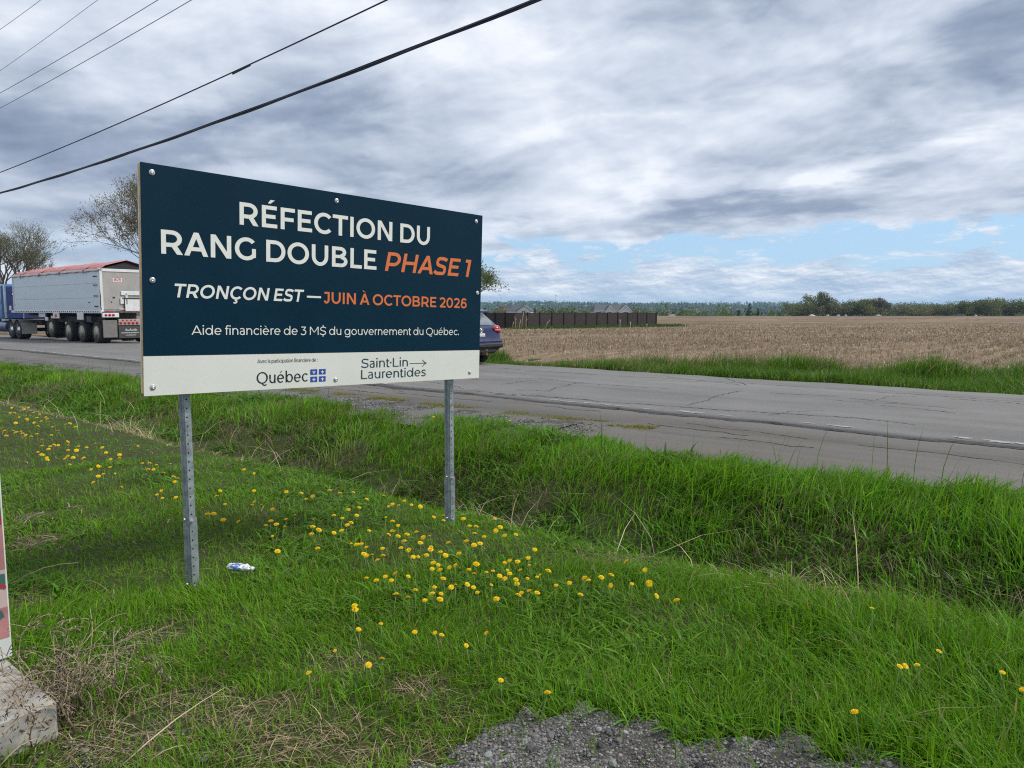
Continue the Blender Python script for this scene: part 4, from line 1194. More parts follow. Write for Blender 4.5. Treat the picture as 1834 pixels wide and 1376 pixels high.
def u_post(xc, zg, w, tag_splice):
    """flanged channel post with dark discs painted for its holes, a wider stub round its foot"""
    def channel(mb, k, z0, z1, y0, dx):
        # hat section: flanges at the back, web in front
        sec = [(-.50, .0), (-.50, .10), (-.28, .13), (-.25, .62), (.25, .62), (.28, .13), (.50, .10), (.50, .0), (.33, .02), (.30, .52), (-.30, .52), (-.33, .02)]
        pts = [(xc + dx + x * k, y0 - y * k) for x, y in sec]
        n = len(pts)
        v = [(x, y, z0) for x, y in pts] + [(x, y, z1) for x, y in pts]
        f = [(i, (i + 1) % n, n + (i + 1) % n, n + i) for i in range(n)]
        cap = [(0, 1, 2, 11), (2, 3, 10, 11), (3, 4, 9, 10), (4, 5, 8, 9), (5, 6, 7, 8)]
        f += [tuple(reversed(c)) for c in cap] + [tuple(n + i for i in c) for c in cap]
        mb.add(v, f, 0)
    yb = 0.125
    m_ = MB(); channel(m_, w, zg + 0.02, 2.28, yb, 0)
    yf = yb - .62 * w
    z = zg + 0.10
    while z < 1.25:
        m_.cyl((xc - w * .08, yf - 0.0006, z), (xc - w * .08, yf + 0.002, z), 0.0048, n=10, mi=1)
        z += 0.0508
    post = m_.build('post', [M_ZINC, M_HOLESHADE], sign)
    m_ = MB(); channel(m_, w * 1.18, zg - 0.25, zg + tag_splice, yb + 0.006, 0.004)
    yf2 = yb + .006 - .62 * w * 1.18
    z = zg + 0.05
    while z < zg + tag_splice - .03:
        m_.cyl((xc - w * .06, yf2 - 0.0006, z), (xc - w * .06, yf2 + 0.002, z), 0.0048, n=10, mi=1)
        z += 0.0508
    m_.build('post_stub', [M_ZINC, M_HOLESHADE], post)
    for zz in (zg + tag_splice - 0.005, zg + 0.035):
        m_ = MB()
        m_.cyl((xc - w * .05, yf2 - 0.010, zz), (xc - w * .05, yf2 + 0.004, zz), 0.0095, n=6, smooth=False)
        m_.cyl((xc - w * .05, yf2 - 0.016, zz), (xc - w * .05, yf2 - 0.010, zz), 0.0050, n=10)
        m_.cyl((xc - w * .62, yb - .02, zz + .012), (xc - w * .50, yb - .02, zz + .012), 0.0075, n=6, smooth=False)
        m_.build('bolt', M_BOLT, post, split=True)
u_post(0.224, float(H(*at(337, 1050))), 0.066, 0.42)
u_post(2.190, float(H(*at(810, 947))), 0.070, 0.36)

# ------------------------------------------------------------------ roadside advertising sign on a concrete footing (cut by the left edge of the view)
M_CONC = pmat('weathered_concrete', (0.36, 0.345, 0.315), 0.9, var=0.12, vscale=7, bump=0.08, bscale=50, dirt=((0.24, 0.225, 0.20), 0.4))
M_FRAME = pmat('white_aluminium', (0.55, 0.58, 0.56), 0.45, var=0.05)
M_PINK = pmat('pink_print', (0.42, 0.19, 0.19), 0.5, var=0.25, vscale=3)
M_ROSE = pmat('pale_rose_print', (0.52, 0.40, 0.38), 0.5, var=0.15, vscale=3)
M_DKGREEN = pmat('dark_green_print', (0.045, 0.115, 0.105), 0.5, var=0.15, vscale=6)
M_RED = pmat('red_print', (0.32, 0.025, 0.05), 0.5, var=0.1)
adv = empty('advertising_sign', (-1.70, 2.67, 0.0), HEAD, 'white framed roadside advertising sign with pink and green print on a concrete footing', 'sign')
# local frame: x along the road (away), y = away from the road
mb = MB(); mb.box((0.92, 0.715, 0.02), (1.84, 1.44, 0.26), bev=0.012)
mb.build('concrete_footing', M_CONC, adv, split=True)
PX, PY0, PY1 = 0.560, -0.018, 1.25        # panel plane along the road axis, extent away from it
mb = MB()
mb.box((PX, (PY0 + PY1) / 2, 1.335), (0.10, PY1 - PY0, 2.35), bev=0.006)
mb.build('panel', M_FRAME, adv)
def art(name, polys, mat, lift):
    m_ = MB()
    for q in polys: m_.add([(PX - 0.05 - lift, PY0 + y, z) for y, z in q], [tuple(range(len(q)))])
    return m_.build(name, mat, adv, split=True)
art('artwork', [[(.007, .25), (1.24, .25), (1.24, 2.47), (.007, 2.47)]], M_ROSE, 0.001)
art('artwork', [[(.007, .25), (1.22, .25), (1.22, .34), (.007, .38)], [(.007, .54), (1.22, .50), (1.22, .74), (.007, .72)]], M_PINK, 0.002)
art('artwork', [[(.009, .74), (.20, .78), (.9, .80), (1.2, 1.25), (.3, 1.30), (.009, 1.24)], [(.010, .475), (.04, .46), (.16, .48), (.12, .53), (.010, .52)], [(.02, .34), (.05, .325), (.2, .33), (.1, .375), (.03, .37)]], M_DKGREEN, 0.003)
art('artwork', [[(.010, .80 + .07 * i), (.22, .42 + .07 * i), (.22, .44 + .07 * i), (.010, .812 + .07 * i)] for i in range(7)], M_WHITEINK, 0.004)
art('artwork', [[(.009, .455), (.20, .55), (.20, .57), (.009, .472)], [(.009, .72), (.03, .75), (.03, .79), (.009, .76)]], M_RED, 0.005)

# ------------------------------------------------------------------ semi truck waiting on the far lane
M_ALU = pmat('brushed_aluminium', (0.60, 0.65, 0.71), 0.38, metal=0.45, var=0.06, vscale=1.2, dirt=((0.48, 0.52, 0.56), 0.4))
M_ALU2 = pmat('grey_tailgate', (0.38, 0.36, 0.335), 0.5, metal=0.25, var=0.06, vscale=2)
M_WHITEP = pmat('white_paint', (0.66, 0.67, 0.67), 0.5, var=0.08, vscale=5, dirt=((0.38, 0.37, 0.34), 0.4))
M_TARP = pmat('faded_red_tarpaulin', (0.47, 0.19, 0.18), 0.75, var=0.14, vscale=2.5, bump=0.2, bscale=6)
M_RUB = pmat('tyre_rubber', (0.018, 0.018, 0.019), 0.85, var=0.25, vscale=12, dirt=((0.07, 0.062, 0.052), 0.5))
M_RIM = pmat('dusty_cream_rim', (0.42, 0.39, 0.30), 0.6, var=0.18, vscale=8)
M_DARK = pmat('dark_chassis', (0.020, 0.021, 0.024), 0.8, var=0.3, vscale=4)
M_REDL = pmat('red_lens', (0.45, 0.018, 0.018), 0.25, var=0.1)
M_AMB = pmat('orange_lens', (0.55, 0.12, 0.03), 0.3, var=0.1)
M_FLAP = pmat('grey_mudflap', (0.17, 0.165, 0.155), 0.8, var=0.12, vscale=5)
M_FLAPD = pmat('dark_mudflap', (0.055, 0.053, 0.052), 0.8, var=0.2, vscale=5)
M_BLUE = pmat('truck_blue_paint', (0.018, 0.095, 0.30), 0.28, var=0.06, coat=0.5)
M_BLUED = pmat('dark_blue_cab_back', (0.010, 0.028, 0.115), 0.5, var=0.1)
M_GLASSD = pmat('dark_window_glass', (0.010, 0.012, 0.014), 0.06, var=0.05, spec=0.8)
M_CHROME = pmat('chrome', (0.60, 0.62, 0.64), 0.15, metal=1.0, var=0.05)

TU, TS = 15.40, 38.28
def zroad(u, s):
    x, y = W(u, s)
    return float(road_z(np.array(u), np.array(s), np.array(x), np.array(y)))
ox, oy = W(TU, TS)
trailer = empty('dump_trailer', (ox, oy, zroad(TU, TS)), HEAD, 'silver dump trailer with a faded red tarpaulin roof standing on the road', 'trailer')
# local: x forward, y: 0 is the near side, negative is away from the camera
TW, TLEN, ZB, ZT = -2.58, 11.75, 1.55, 3.58
def wheel(parent, x, z, r=0.52, w=0.56, y=0.0, rim=M_RIM):
    m_ = MB()
    rt = r
    m_.lathe((x, y, z), (0, -1, 0), [(0.01, r * .60), (0.0, r * .66), (0.0, r * .90), (0.025, r * .975), (0.06, r), (w - .06, r), (w - .025, r * .975), (w, r * .9), (w, r * .6)], 36)
    for k in range(3):
        yy = -(0.08 + (w - .16) * (k + .5) / 3)
    t_ = m_.build('wheel', M_RUB, parent)
    m_ = MB()
    m_.lathe((x, y - .004, z), (0, -1, 0), [(0.0, r * .645), (0.012, r * .60), (0.05, r * .55), (0.15, r * .50), (0.16, r * .30), (0.10, r * .27), (0.07, r * .20), (0.05, r * .08)], 28)
    m_.lathe((x, y - .01, z), (0, -1, 0), [(0.0, r * .12), (0.04, r * .22), (0.10, r * .24)], 18)
    for k in range(10):
        a = k * math.pi / 5
        cx_, cz_ = x + r * .38 * math.cos(a), z + r * .38 * math.sin(a)
        m_.cyl((cx_, y - .13, cz_), (cx_, y - .17, cz_), 0.016, n=8)
    m_.build('rim', rim, t_)
    return t_
mb = MB(); mb.box((TLEN / 2, TW / 2, (ZB + ZT) / 2), (TLEN, -TW, ZT - ZB), bev=0.01)
body = mb.build('box_body', M_ALU, trailer)
mb = MB()
mb.box((TLEN / 2, 0.012, ZT - 0.05), (TLEN + .02, 0.05, 0.10), bev=.01)
mb.box((TLEN - .04, 0.006, (ZB + ZT) / 2), (0.12, 0.03, ZT - ZB - .1))
mb.box((0.05, 0.006, (ZB + ZT) / 2 + .02), (0.14, 0.035, ZT - ZB + .06), bev=.01)
mb.build('top_rail', M_WHITEP, trailer, split=True)
mb = MB(); mb.box((TLEN / 2 + .15, 0.010, ZB - 0.03), (TLEN + .5, 0.04, 0.13), bev=.01)
for k in range(44):
    mb.box((0.25 + k * 0.262, 0.033, ZB - 0.025), (0.10, 0.012, 0.05), 1)
rail = mb.build('bottom_rail', [M_WHITEP, M_DARK], trailer)
mb = MB()
for z_ in (2.2, 2.9):
    mb.box((TLEN / 2, 0.0025, z_), (TLEN - .3, 0.005, 0.012))
mb.build('panel_seam', M_ALU2, body, split=True)
# tarpaulin: ridge over the middle, sagging between the bows
def tarp():
    m_ = MB(); nx, ny = 40, 8; v = []
    for i in range(nx + 1):
        x = -0.12 + (TLEN + .16) * i / nx
        k = x / TLEN
        rise = 0.40 - 0.03 * k + 0.02 * math.sin(k * 24)
        for j in range(ny + 1):
            q = j / ny
            y = 0.06 + (TW - .12) * q
            z = ZT + 0.05 + rise * (1 - abs(2 * q - 1)) ** 0.9 - 0.012 * abs(math.sin(k * 12.5)) 
            if j in (0, ny): z -= 0.16 + 0.015 * math.sin(x * 5)
            v.append((x, y, z))
    f = [(i * (ny + 1) + j, (i + 1) * (ny + 1) + j, (i + 1) * (ny + 1) + j + 1, i * (ny + 1) + j + 1) for i in range(nx) for j in range(ny)]
    m_.add(v, f, 0, True)
    return m_.build('tarpaulin', M_TARP, trailer)
tp = tarp()
sm_ = tp.modifiers.new('thick', 'SOLIDIFY'); sm_.thickness = 0.015
for xk in (1.6, 4.6, 7.4, 10.2):
    mb = MB(); mb.tube([(xk, .07, ZT - .22), (xk + .02, .085, ZT - .05), (xk + .05, -.3, ZT + .17), (xk + .05, TW / 2, ZT + .43)], 0.02, 6)
    mb.build('tarp_strap', M_DARK, trailer)
# tailgate
mb = MB(); mb.box((-0.03, TW / 2, (ZB + ZT) / 2 + .02), (0.06, -TW - .2, ZT - ZB - .12), bev=.01)
gate = mb.build('tailgate', M_ALU2, trailer)
mb = MB()
mb.box((-0.045, TW / 2, ZT - .06), (0.09, -TW - .02, 0.14), bev=.01)
mb.box((-0.045, -0.055, (ZB + ZT) / 2), (0.09, 0.13, ZT - ZB + .05), bev=.01)
mb.box((-0.045, TW + .055, (ZB + ZT) / 2), (0.09, 0.13, ZT - ZB + .05), bev=.01)
mb.build('gate_frame', M_WHITEP, gate, split=True)
mb = MB(); mb.add([(-.02, -0.1, ZT + .02), (-.02, TW + .1, ZT + .02), (-.02, TW / 2, ZT + .36)], [(0, 1, 2)]); mb.build('roof_gap_shade', M_DARK, gate)  # dark sheet painting the shade under the tarpaulin's open end
mb = MB()
mb.box((-0.085, TW / 2 - .12, 2.42), (0.05, 0.95, 0.20), bev=.02)
mb.box((-0.085, -1.20, 2.15), (0.05, 0.10, .55), bev=.01); mb.box((-0.085, -0.98, 2.05), (0.06, 0.18, .30), bev=.02)
mb.box((-0.085, TW / 2 - .2, 1.86), (0.05, 0.80, 0.62), bev=.02)
mb.box((-0.085, -0.98, 1.66), (0.04, .30, .04))
mb.build('grain_door', M_WHITEP, gate, split=True)
mb = MB()
mb.box((-0.075, -.62, 2.22), (.02, .10, .06)); mb.box((-0.075, -.5, 2.0), (.02, .05, .05)); mb.tube([(-.12, .03, 2.55), (-.13, .02, 2.3), (-.10, .02, 1.75), (-.08, -.02, 1.62)], .018, 6)
mb.box((-0.115, TW / 2 - .2, 2.18), (.03, 1.0, .04)); mb.box((-0.115, TW / 2 + .2, 1.86), (.03, .03, .6))
mb.build('latch', M_DARK, gate, split=True)
# small red badge on a white plate
mb = MB(); mb.box((-0.066, -.82, 3.05), (.008, .44, .20), bev=.004); bd = mb.build('maker_badge', M_WHITEP, gate)
def strokes_on_gate(polys, y0, z0, mat, parent, x=-0.0715):
    m_ = MB()
    for i, st in enumerate(polys):
        for q in st: m_.add([(x - .0002 * (i % 6), y0 - px, z0 + py) for px, py in q], [(0, 1, 2, 3)])
    return m_.build('badge_lettering', mat, parent)
strokes_on_gate(text_polys('BDR', 0.03, .38, 0.0, .10, .24, .2, .2), -.62, 3.03, M_REDL, bd)
strokes_on_gate([rect(.03, -.03, .39, -.015), ribbon2(smooth_path([(.10, .115), (.2, .145), (.32, .115)]), .02)], -.62, 3.03, M_REDL, bd)
# light bars, flaps
mb = MB(); mb.box((-0.05, -.42, 1.36), (.10, .78, .22), bev=.02); lb = mb.build('light_bar', M_WHITEP, trailer)
mb = MB()
for k in range(3): mb.lathe((-0.10, -.20 - k * .17, 1.37), (-1, 0, 0), [(0, .066), (.015, .064), (.028, .035)], 18)
mb.build('tail_lamp', M_REDL, lb, split=True)
mb = MB()
for y_ in (-.42, -1.0, -1.5, -2.1): mb.box((-0.05, y_, 1.53), (.10, .28, .028))
mb.build('reflector_strip', M_REDL, trailer, split=True)
mb = MB(); mb.box((-0.04, -1.29, 1.02), (.08, 1.02, .30), bev=.015); lb2 = mb.build('light_bar', M_ALU2, trailer)
mb = MB()
for k in range(5): mb.lathe((-0.08, -.88 - k * .195, .98), (-1, 0, 0), [(0, .072), (.015, .07), (.03, .04)], 18)
for k in range(4): mb.lathe((-0.08, -.98 - k * .195, 1.115), (-1, 0, 0), [(0, .042), (.012, .04), (.02, .02)], 14)
mb.build('tail_lamp', M_REDL, lb2, split=True)
mb = MB(); mb.box((-0.02, -.39, .70), (.02, .66, .84), bev=.009); mb.build('mudflap', M_FLAP, trailer, split=True)
mb = MB(); mb.box((-0.02, -2.2, .70), (.02, .66, .84), bev=.009); mb.build('mudflap', M_FLAP, trailer, split=True)
mb = MB(); mb.box((-0.03, -1.29, .56), (.02, 1.02, .66), bev=.009); fl = mb.build('lettered_mudflap', M_FLAPD, trailer)
m_ = MB()
def flap_line(pts, w_, k):
    for q in ribbon2(smooth_path(pts), w_): m_.add([(-0.0412 - .0003 * k, -.80 - px, pz) for px, pz in q], [(0, 1, 2, 3)])
xq = .30
for k in range(8):       # a scrawled maker's name, unreadable from the road
    flap_line([(xq, .60), (xq + .03, .70 if k % 3 == 0 else .655), (xq + .045, .60), (xq + .07, .61)], .016, k % 4); xq += .072
xq = .10
for k in range(15):
    flap_line([(xq, .47), (xq + .01, .515), (xq + .03, .50), (xq + .035, .47)], .014, k % 4); xq += .056
xq = .30
for k in range(10):
    flap_line([(xq, .36), (xq + .01, .395), (xq + .03, .385), (xq + .035, .36)], .011, k % 4); xq += .05
m_.build('lettering', M_WHITEP, fl)
# chassis, axles, boxes
mb = MB()
mb.box((4.2, -1.29, 1.22), (8.0, 0.95, .50)); mb.box((9.6, -1.29, 1.40), (5.0, 0.9, .22))
mb.box((3.2, -.30, 1.13), (6.0, .10, .30)); mb.box((7.6, -.35, 1.0), (.16, .16, 1.1)); mb.box((7.6, -2.2, 1.0), (.16, .16, 1.1))
mb.tube([(8.9, -.3, 1.45), (8.3, -.32, 1.32), (7.9, -.3, 1.05), (7.4, -.3, 1.0)], .06, 6)
mb.build('chassis', M_DARK, trailer, split=True)
mb = MB(); mb.box((7.9, -.16, 1.34), (.9, .10, .24), bev=.02); mb.box((7.18, -.05, 1.30), (.06, .06, .46)); mb.box((6.95, -.05, 1.13), (.30, .10, .20), bev=.02); mb.box((10.4, -.06, 1.32), (.06, .06, .40))
mb.build('side_bracket', M_ALU, trailer, split=True)
mb = MB(); mb.box((5.42, .03, 1.34), (.80, .05, .34), bev=.01); sbx = mb.build('marker_plate', M_WHITEP, trailer)
mb = MB(); mb.lathe((5.42, .055, 1.34), (0, 1, 0), [(0, .12), (.02, .115), (.04, .06)], 20); mb.build('marker_lamp', M_AMB, sbx)
mb = MB(); mb.box((2.35, .02, 1.30), (.74, .06, .36), bev=.02); mb.build('side_box', M_WHITEP, trailer)
mb = MB(); mb.box((1.42, -.02, 1.16), (.52, .05, .28), bev=.01); mb.build('valve_panel', M_FLAPD, trailer)
mb = MB()
for z_ in (1.78, 2.28, 2.80, 3.22): mb.tube([(.62, .02, z_), (.5, .05, z_ + .02), (.32, .05, z_), (.22, .02, z_ + .01)], .022, 6)
mb.box((1.25, .012, 1.98), (.14, .02, .04))
mb.build('tie_hook', M_DARK, trailer, split=True)
mb = MB(); mb.box((11.75, .01, 1.98), (.05, .012, .34)); mb.box((11.6, .01, 1.9), (.14, .012, .03)); mb.box((11.9, .01, 2.02), (.14, .012, .03)); mb.build('ladder_rung', M_FLAP, trailer, split=True)
mb = MB(); mb.box((12.35, .0, 1.72), (.24, .06, .26), bev=.02); mb.build('front_plate', M_WHITEP, trailer)
for xx, dz in ((.71, 0), (2.45, 0), (4.14, 0), (6.44, .13)):
    wheel(trailer, xx, .52 + dz, y=-.04); wheel(trailer, xx, .52 + dz, y=-1.98)
    mb = MB(); mb.cyl((xx, -.3, .52 + dz), (xx, -2.3, .52 + dz), .09, n=12); mb.box((xx + .35, -.35, .78 + dz), (.8, .10, .14)); mb.build('axle', M_DARK, trailer, split=True)
# tractor
tx, ty = W(TU, TS + 10.2)
tractor = empty('truck_tractor', (tx, ty, zroad(TU, TS + 10.2)), HEAD, 'blue truck tractor with a sleeper cab hitched to the silver dump trailer', 'truck')
for xx in (1.30, 2.42):
    wheel(tractor, xx, .52, y=-.05, rim=M_CHROME); wheel(tractor, xx, .52, y=-1.98, rim=M_CHROME)
wheel(tractor, 7.6, .52, w=.32, y=-.05, rim=M_CHROME); wheel(tractor, 7.6, .52, w=.32, y=-2.2, rim=M_CHROME)
mb = MB(); mb.box((3.9, -1.29, .95), (8.0, .9, .30)); mb.cyl((1.3, -.3, .52), (1.3, -2.3, .52), .1); mb.cyl((2.42, -.3, .52), (2.42, -2.3, .52), .1); mb.build('chassis', M_DARK, tractor, split=True)
mb = MB()
for xx in (1.30, 2.42):
    pr = [(math.cos(R(a)) * .62, math.sin(R(a)) * .62) for a in range(20, 165, 12)]
    for k in range(len(pr) - 1):
        (a0, c0), (a1, c1) = pr[k], pr[k + 1]
        mb.add([(xx + a0, -.02, .52 + c0), (xx + a1, -.02, .52 + c1), (xx + a1, -.62, .52 + c1), (xx + a0, -.62, .52 + c0)], [(0, 1, 2, 3)], 0, True)
        mb.add([(xx + a0, -.02, .50 + c0), (xx + a1, -.02, .50 + c1), (xx + a1, -.62, .50 + c1), (xx + a0, -.62, .50 + c0)], [(3, 2, 1, 0)], 0, True)
mb.build('fender', M_FLAP, tractor, split=True)
mb = MB(); mb.box((.55, -.40, .62), (.02, .78, .62), bev=.009); mb.box((.55, -2.2, .62), (.02, .7, .62), bev=.009); mb.build('mudflap', pmat('pale_grey_flap', (.33, .32, .30), .7), tractor, split=True)
mb = MB(); mb.box((4.75, -1.29, 2.17), (1.86, 2.40, 2.10), bev=.12); mb.build('sleeper', M_BLUE, tractor)
mb = MB(); mb.box((3.80, -1.29, 2.12), (.06, 2.16, 1.9), bev=.02); bk = mb.build('cab_back', M_BLUED, tractor)
mb = MB(); mb.box((3.74, -.85, 2.62), (.05, .50, .07), bev=.01); mb.tube([(3.72, -.8, 2.4), (3.70, -.95, 2.15), (3.72, -1.05, 2.0)], .02, 6); mb.build('light_strip', M_WHITEP, bk, split=True)
mb = MB()
prof = [(5.62, 1.15), (7.0, 1.15), (7.0, 1.95), (6.65, 2.75), (5.62, 2.95)]
mb.prism(prof, (0, -.12, 0), (1, 0, 0), (0, 0, 1), (0, -1, 0), 2.34)
mb.build('cab', M_BLUE, tractor)
mb = MB(); mb.prism([(6.9, 1.0), (8.3, .95), (8.4, 1.55), (7.0, 1.92)], (0, -.35, 0), (1, 0, 0), (0, 0, 1), (0, -1, 0), 1.88); mb.build('hood', M_BLUE, tractor)
mb = MB(); mb.prism([(5.85, 1.95), (6.80, 1.95), (6.52, 2.62), (5.85, 2.70)], (0, -.108, 0), (1, 0, 0), (0, 0, 1), (0, 1, 0), .004); mb.box((4.1, -.086, 2.15), (.22, .012, .30), bev=.005); mb.build('side_window', M_GLASSD, tractor, split=True)
mb = MB(); mb.box((8.42, -1.29, .75), (.16, 2.3, .42), bev=.05); mb.build('front_bumper', M_CHROME, tractor)
mb = MB(); mb.cyl((3.35, -.38, .70), (5.6, -.38, .70), .34, n=26); mb.build('fuel_tank', pmat('blue_tank', (.06, .10, .22), .3, metal=.5), tractor)
mb = MB(); mb.box((3.7, -.30, 1.08), (.6, .5, .08)); mb.box((6.3, -.16, .62), (1.3, .3, .5), bev=.04); mb.build('side_step', M_ALU, tractor, split=True)
mb = MB(); mb.cyl((3.66, -.20, 1.2), (3.66, -.20, 3.2), .07, n=14); mb.build('exhaust_stack', M_CHROME, tractor)

# ------------------------------------------------------------------ dark blue crossover, seen from behind beyond the notice board
M_CAR = pmat('dark_blue_car_paint', (0.013, 0.018, 0.075), 0.30, var=0.05, coat=0.35, spec=0.35)
M_PLASTIC = pmat('black_plastic', (0.022, 0.024, 0.028), 0.6, var=0.1)
M_CARGLASS = pmat('tinted_rear_glass', (0.20, 0.23, 0.25), 0.10, var=0.05, spec=0.8)
M_TAIL = pmat('red_tail_lens', (0.36, 0.012, 0.022), 0.15, var=0.08, coat=0.5)
M_RUST = pmat('rusty_hitch', (0.16, 0.085, 0.05), 0.8, var=0.3, vscale=30)
M_PLATE = pmat('licence_plate_white', (0.68, 0.68, 0.67), 0.5, var=0.05)
CU, CS = 15.0, 14.15
cx_, cy_ = W(CU, CS)
car = empty('crossover_car', (cx_, cy_, zroad(16, 14)), HEAD, 'dark blue crossover car seen from behind, half hidden by the notice board', 'car')
# local: x forward from the rear bumper, y left; near (left) side at y=0, right side at y=-1.84
CYC = -0.92
LEV = [ # z, rear x, front x, half width, corner radius
    (.30, .26, 4.20, .80, .20), (.42, .10, 4.34, .87, .20), (.52, .03, 4.40, .915, .18), (.66, .02, 4.42, .92, .17), (.70, .06, 4.42, .915, .16), (.84, .10, 4.38, .91, .15), (.98, .12, 4.20, .905, .15),
    (1.06, .12, 3.80, .90, .15), (1.11, .20, 3.42, .87, .13), (1.20, .31, 3.20, .83, .12), (1.34, .47, 2.90, .765, .12), (1.46, .60, 2.60, .70, .12), (1.54, .68, 2.35, .64, .14), (1.59, .90, 2.1, .50, .25)]
def outline(xr, xf, hw, rad, n=7):
    P_ = []
    for (cx2, cy2, a0) in ((xf - rad, hw - rad, 0), (xr + rad, hw - rad, 90), (xr + rad, -hw + rad, 180), (xf - rad, -hw + rad, 270)):
        for k in range(n): 
            a = R(a0 + 90 * k / (n - 1)); P_.append((cx2 + rad * math.cos(a), CYC + cy2 + rad * math.sin(a)))
    return P_
def loft(levels, grow=0.0):
    m_ = MB(); v = []; n = 28
    for z, xr, xf, hw, rad in levels: v += [(x, y, z) for x, y in outline(xr - grow, xf + grow, hw + grow, rad)]
    f = [(i * n + k, i * n + (k + 1) % n, (i + 1) * n + (k + 1) % n, (i + 1) * n + k) for i in range(len(levels) - 1) for k in range(n)]
    f.append(tuple(range((len(levels) - 1) * n, len(levels) * n))); f.append(tuple(reversed(range(n))))
    return m_.add(v, f, 0, True)
loft(LEV[2:]).build('body', M_CAR, car)
loft(LEV[:3] + [(.535, .03, 4.40, .91, .30)], .006).build('lower_cladding', M_PLASTIC, car)
def rear_x(z):
    return float(np.interp(z, [l[0] for l in LEV], [l[1] for l in LEV]))
def rear_patch(name, ys, zs, mat, lift=.012, parent=None, thick=.0):
    """a panel lying on the back of the car: ys(z) gives (left, right) for each z"""
    m_ = MB(); v = []
    for z, (a, b) in zip(zs, ys):
        for k in range(7):
            y = a + (b - a) * k / 6
            curve = 0.05 * (abs(y - CYC) / .9) ** 3
            v.append((rear_x(z) - lift + curve, y, z))
    f = [(i * 7 + k, i * 7 + k + 1, (i + 1) * 7 + k + 1, (i + 1) * 7 + k) for i in range(len(zs) - 1) for k in range(6)]
    m_.add(v, f, 0, True)
    o = m_.build(name, mat, parent or car)
    md = o.modifiers.new('thick', 'SOLIDIFY'); md.thickness = .012; md.offset = 0
    return o
C_ = CYC
rear_patch('rear_window', [(C_ + .76, C_ - .76), (C_ + .69, C_ - .69), (C_ + .60, C_ - .60)], [1.125, 1.30, 1.46], M_CARGLASS)
mb = MB(); mb.box((.56, C_, 1.545), (.46, 1.26, .05), bev=.02, ry=R(-8)); mb.build('roof_spoiler', M_CAR, car)
for sgn in (-1, 1):
    m_ = MB(); v = []; zs = [.90, .96, 1.02, 1.07, 1.115]; inn = [.74, .60, .50, .54, .66]
    for z, yi in zip(zs, inn):
        L_ = [float(np.interp(z, [l[0] for l in LEV], [l[c] for l in LEV])) for c in range(1, 5)]
        o_ = outline(L_[0] - .014, L_[1], L_[2] + .014, L_[3])
        arc = o_[14:21] if sgn < 0 else list(reversed(o_[7:14]))
        v += [(L_[0] - .010, C_ + sgn * yi, z)] + [(x, y, z) for x, y in arc] + [(L_[0] + .42 + (z - .9) * .5, C_ + sgn * (L_[2] + .012), z)]
    n9 = 9
    m_.add(v, [(i * n9 + k, i * n9 + k + 1, (i + 1) * n9 + k + 1, (i + 1) * n9 + k) for i in range(4) for k in range(n9 - 1)], 0, True)
    tl = m_.build('tail_light', M_TAIL, car)
    md = tl.modifiers.new('thick', 'SOLIDIFY'); md.thickness = .025; md.offset = 0
    m_ = MB(); m_.box((.115, C_ + sgn * .70, .985), (.05, .22, .035), bev=.01); m_.build('reversing_lens', pmat('pale_lens', (.55, .40, .40), .2), tl)
mb = MB(); mb.lathe((.115, C_, .985), (-1, 0, 0), [(0, .070), (.012, .070), (.016, .062), (.016, .050), (.006, .048)], 26); mb.box((.10, C_, .985), (.02, .19, .034), bev=.006); mb.build('emblem', M_CHROME, car)
mb = MB(); mb.box((.098, C_, .815), (.016, .31, .165), bev=.006); plt = mb.build('licence_plate', M_PLATE, car)
m_ = MB()
for k in range(6):
    yy = C_ + .105 - k * .042
    m_.box((.0885, yy, .805), (.002, .026 if k % 2 else .02, .075))
    if k % 2 == 0: m_.box((.0875, yy + .006, .815), (.0015, .01, .03), 1)
m_.build('plate_marks', [pmat('plate_blue', (.10, .13, .22), .5), M_PLATE], plt, split=True)
mb = MB(); mb.box((.055, C_, .665), (.10, 1.72, .10), bev=.045); mb.build('rear_bumper', M_CAR, car)
mb = MB(); mb.box((.08, C_, .555), (.16, 1.80, .17), bev=.05); mb.box((.14, C_, .40), (.14, 1.3, .16), bev=.05); mb.build('bumper_skirt', M_PLASTIC, car)
mb = MB(); mb.box((.145, C_ + .02, .90), (.05, .62, .028), bev=.01); mb.build('plate_garnish', M_PLASTIC, car)
mb = MB(); mb.tube([(.30, C_ - .0, 1.13), (.29, C_ - .22, 1.145), (.30, C_ - .36, 1.135)], [.022, .03, .012], 8); mb.build('rear_wiper', M_PLASTIC, car)
mb = MB(); mb.box((.05, C_ - .05, .32), (.26, .07, .07)); mb.lathe((-.05, C_ - .05, .33), (0, 0, 1), [(0, .03), (.05, .022), (.06, .036), (.10, .04), (.12, .02)], 14); mb.box((.2, C_, .32), (.06, .5, .06)); mb.build('tow_hitch', M_RUST, car)
mb = MB(); mb.box((.135, C_ - .60, .80), (.02, .14, .02)); mb.build('model_script', M_CHROME, car)
for xx in (.88, 3.52):
    for y_ in (-.04, -1.58):
        wheel(car, xx, .345, r=.345, w=.23, y=y_, rim=M_CHROME)
mb = MB()
for y_ in (-.008, -1.832):
    sg = 1 if y_ > -.5 else -1
    zz = [(1.12, .60, 3.10), (1.30, .78, 2.80), (1.45, .92, 2.52)]
    v = []
    for z, xa, xb in zz:
        hw = float(np.interp(z, [l[0] for l in LEV], [l[3] for l in LEV]))
        v += [(xa, C_ + sg * (hw + .006), z), ((xa + xb) / 2, C_ + sg * (hw + .006), z), (xb, C_ + sg * (hw + .006), z)]
    mb.add(v, [(0, 1, 4, 3), (1, 2, 5, 4), (3, 4, 7, 6), (4, 5, 8, 7)])
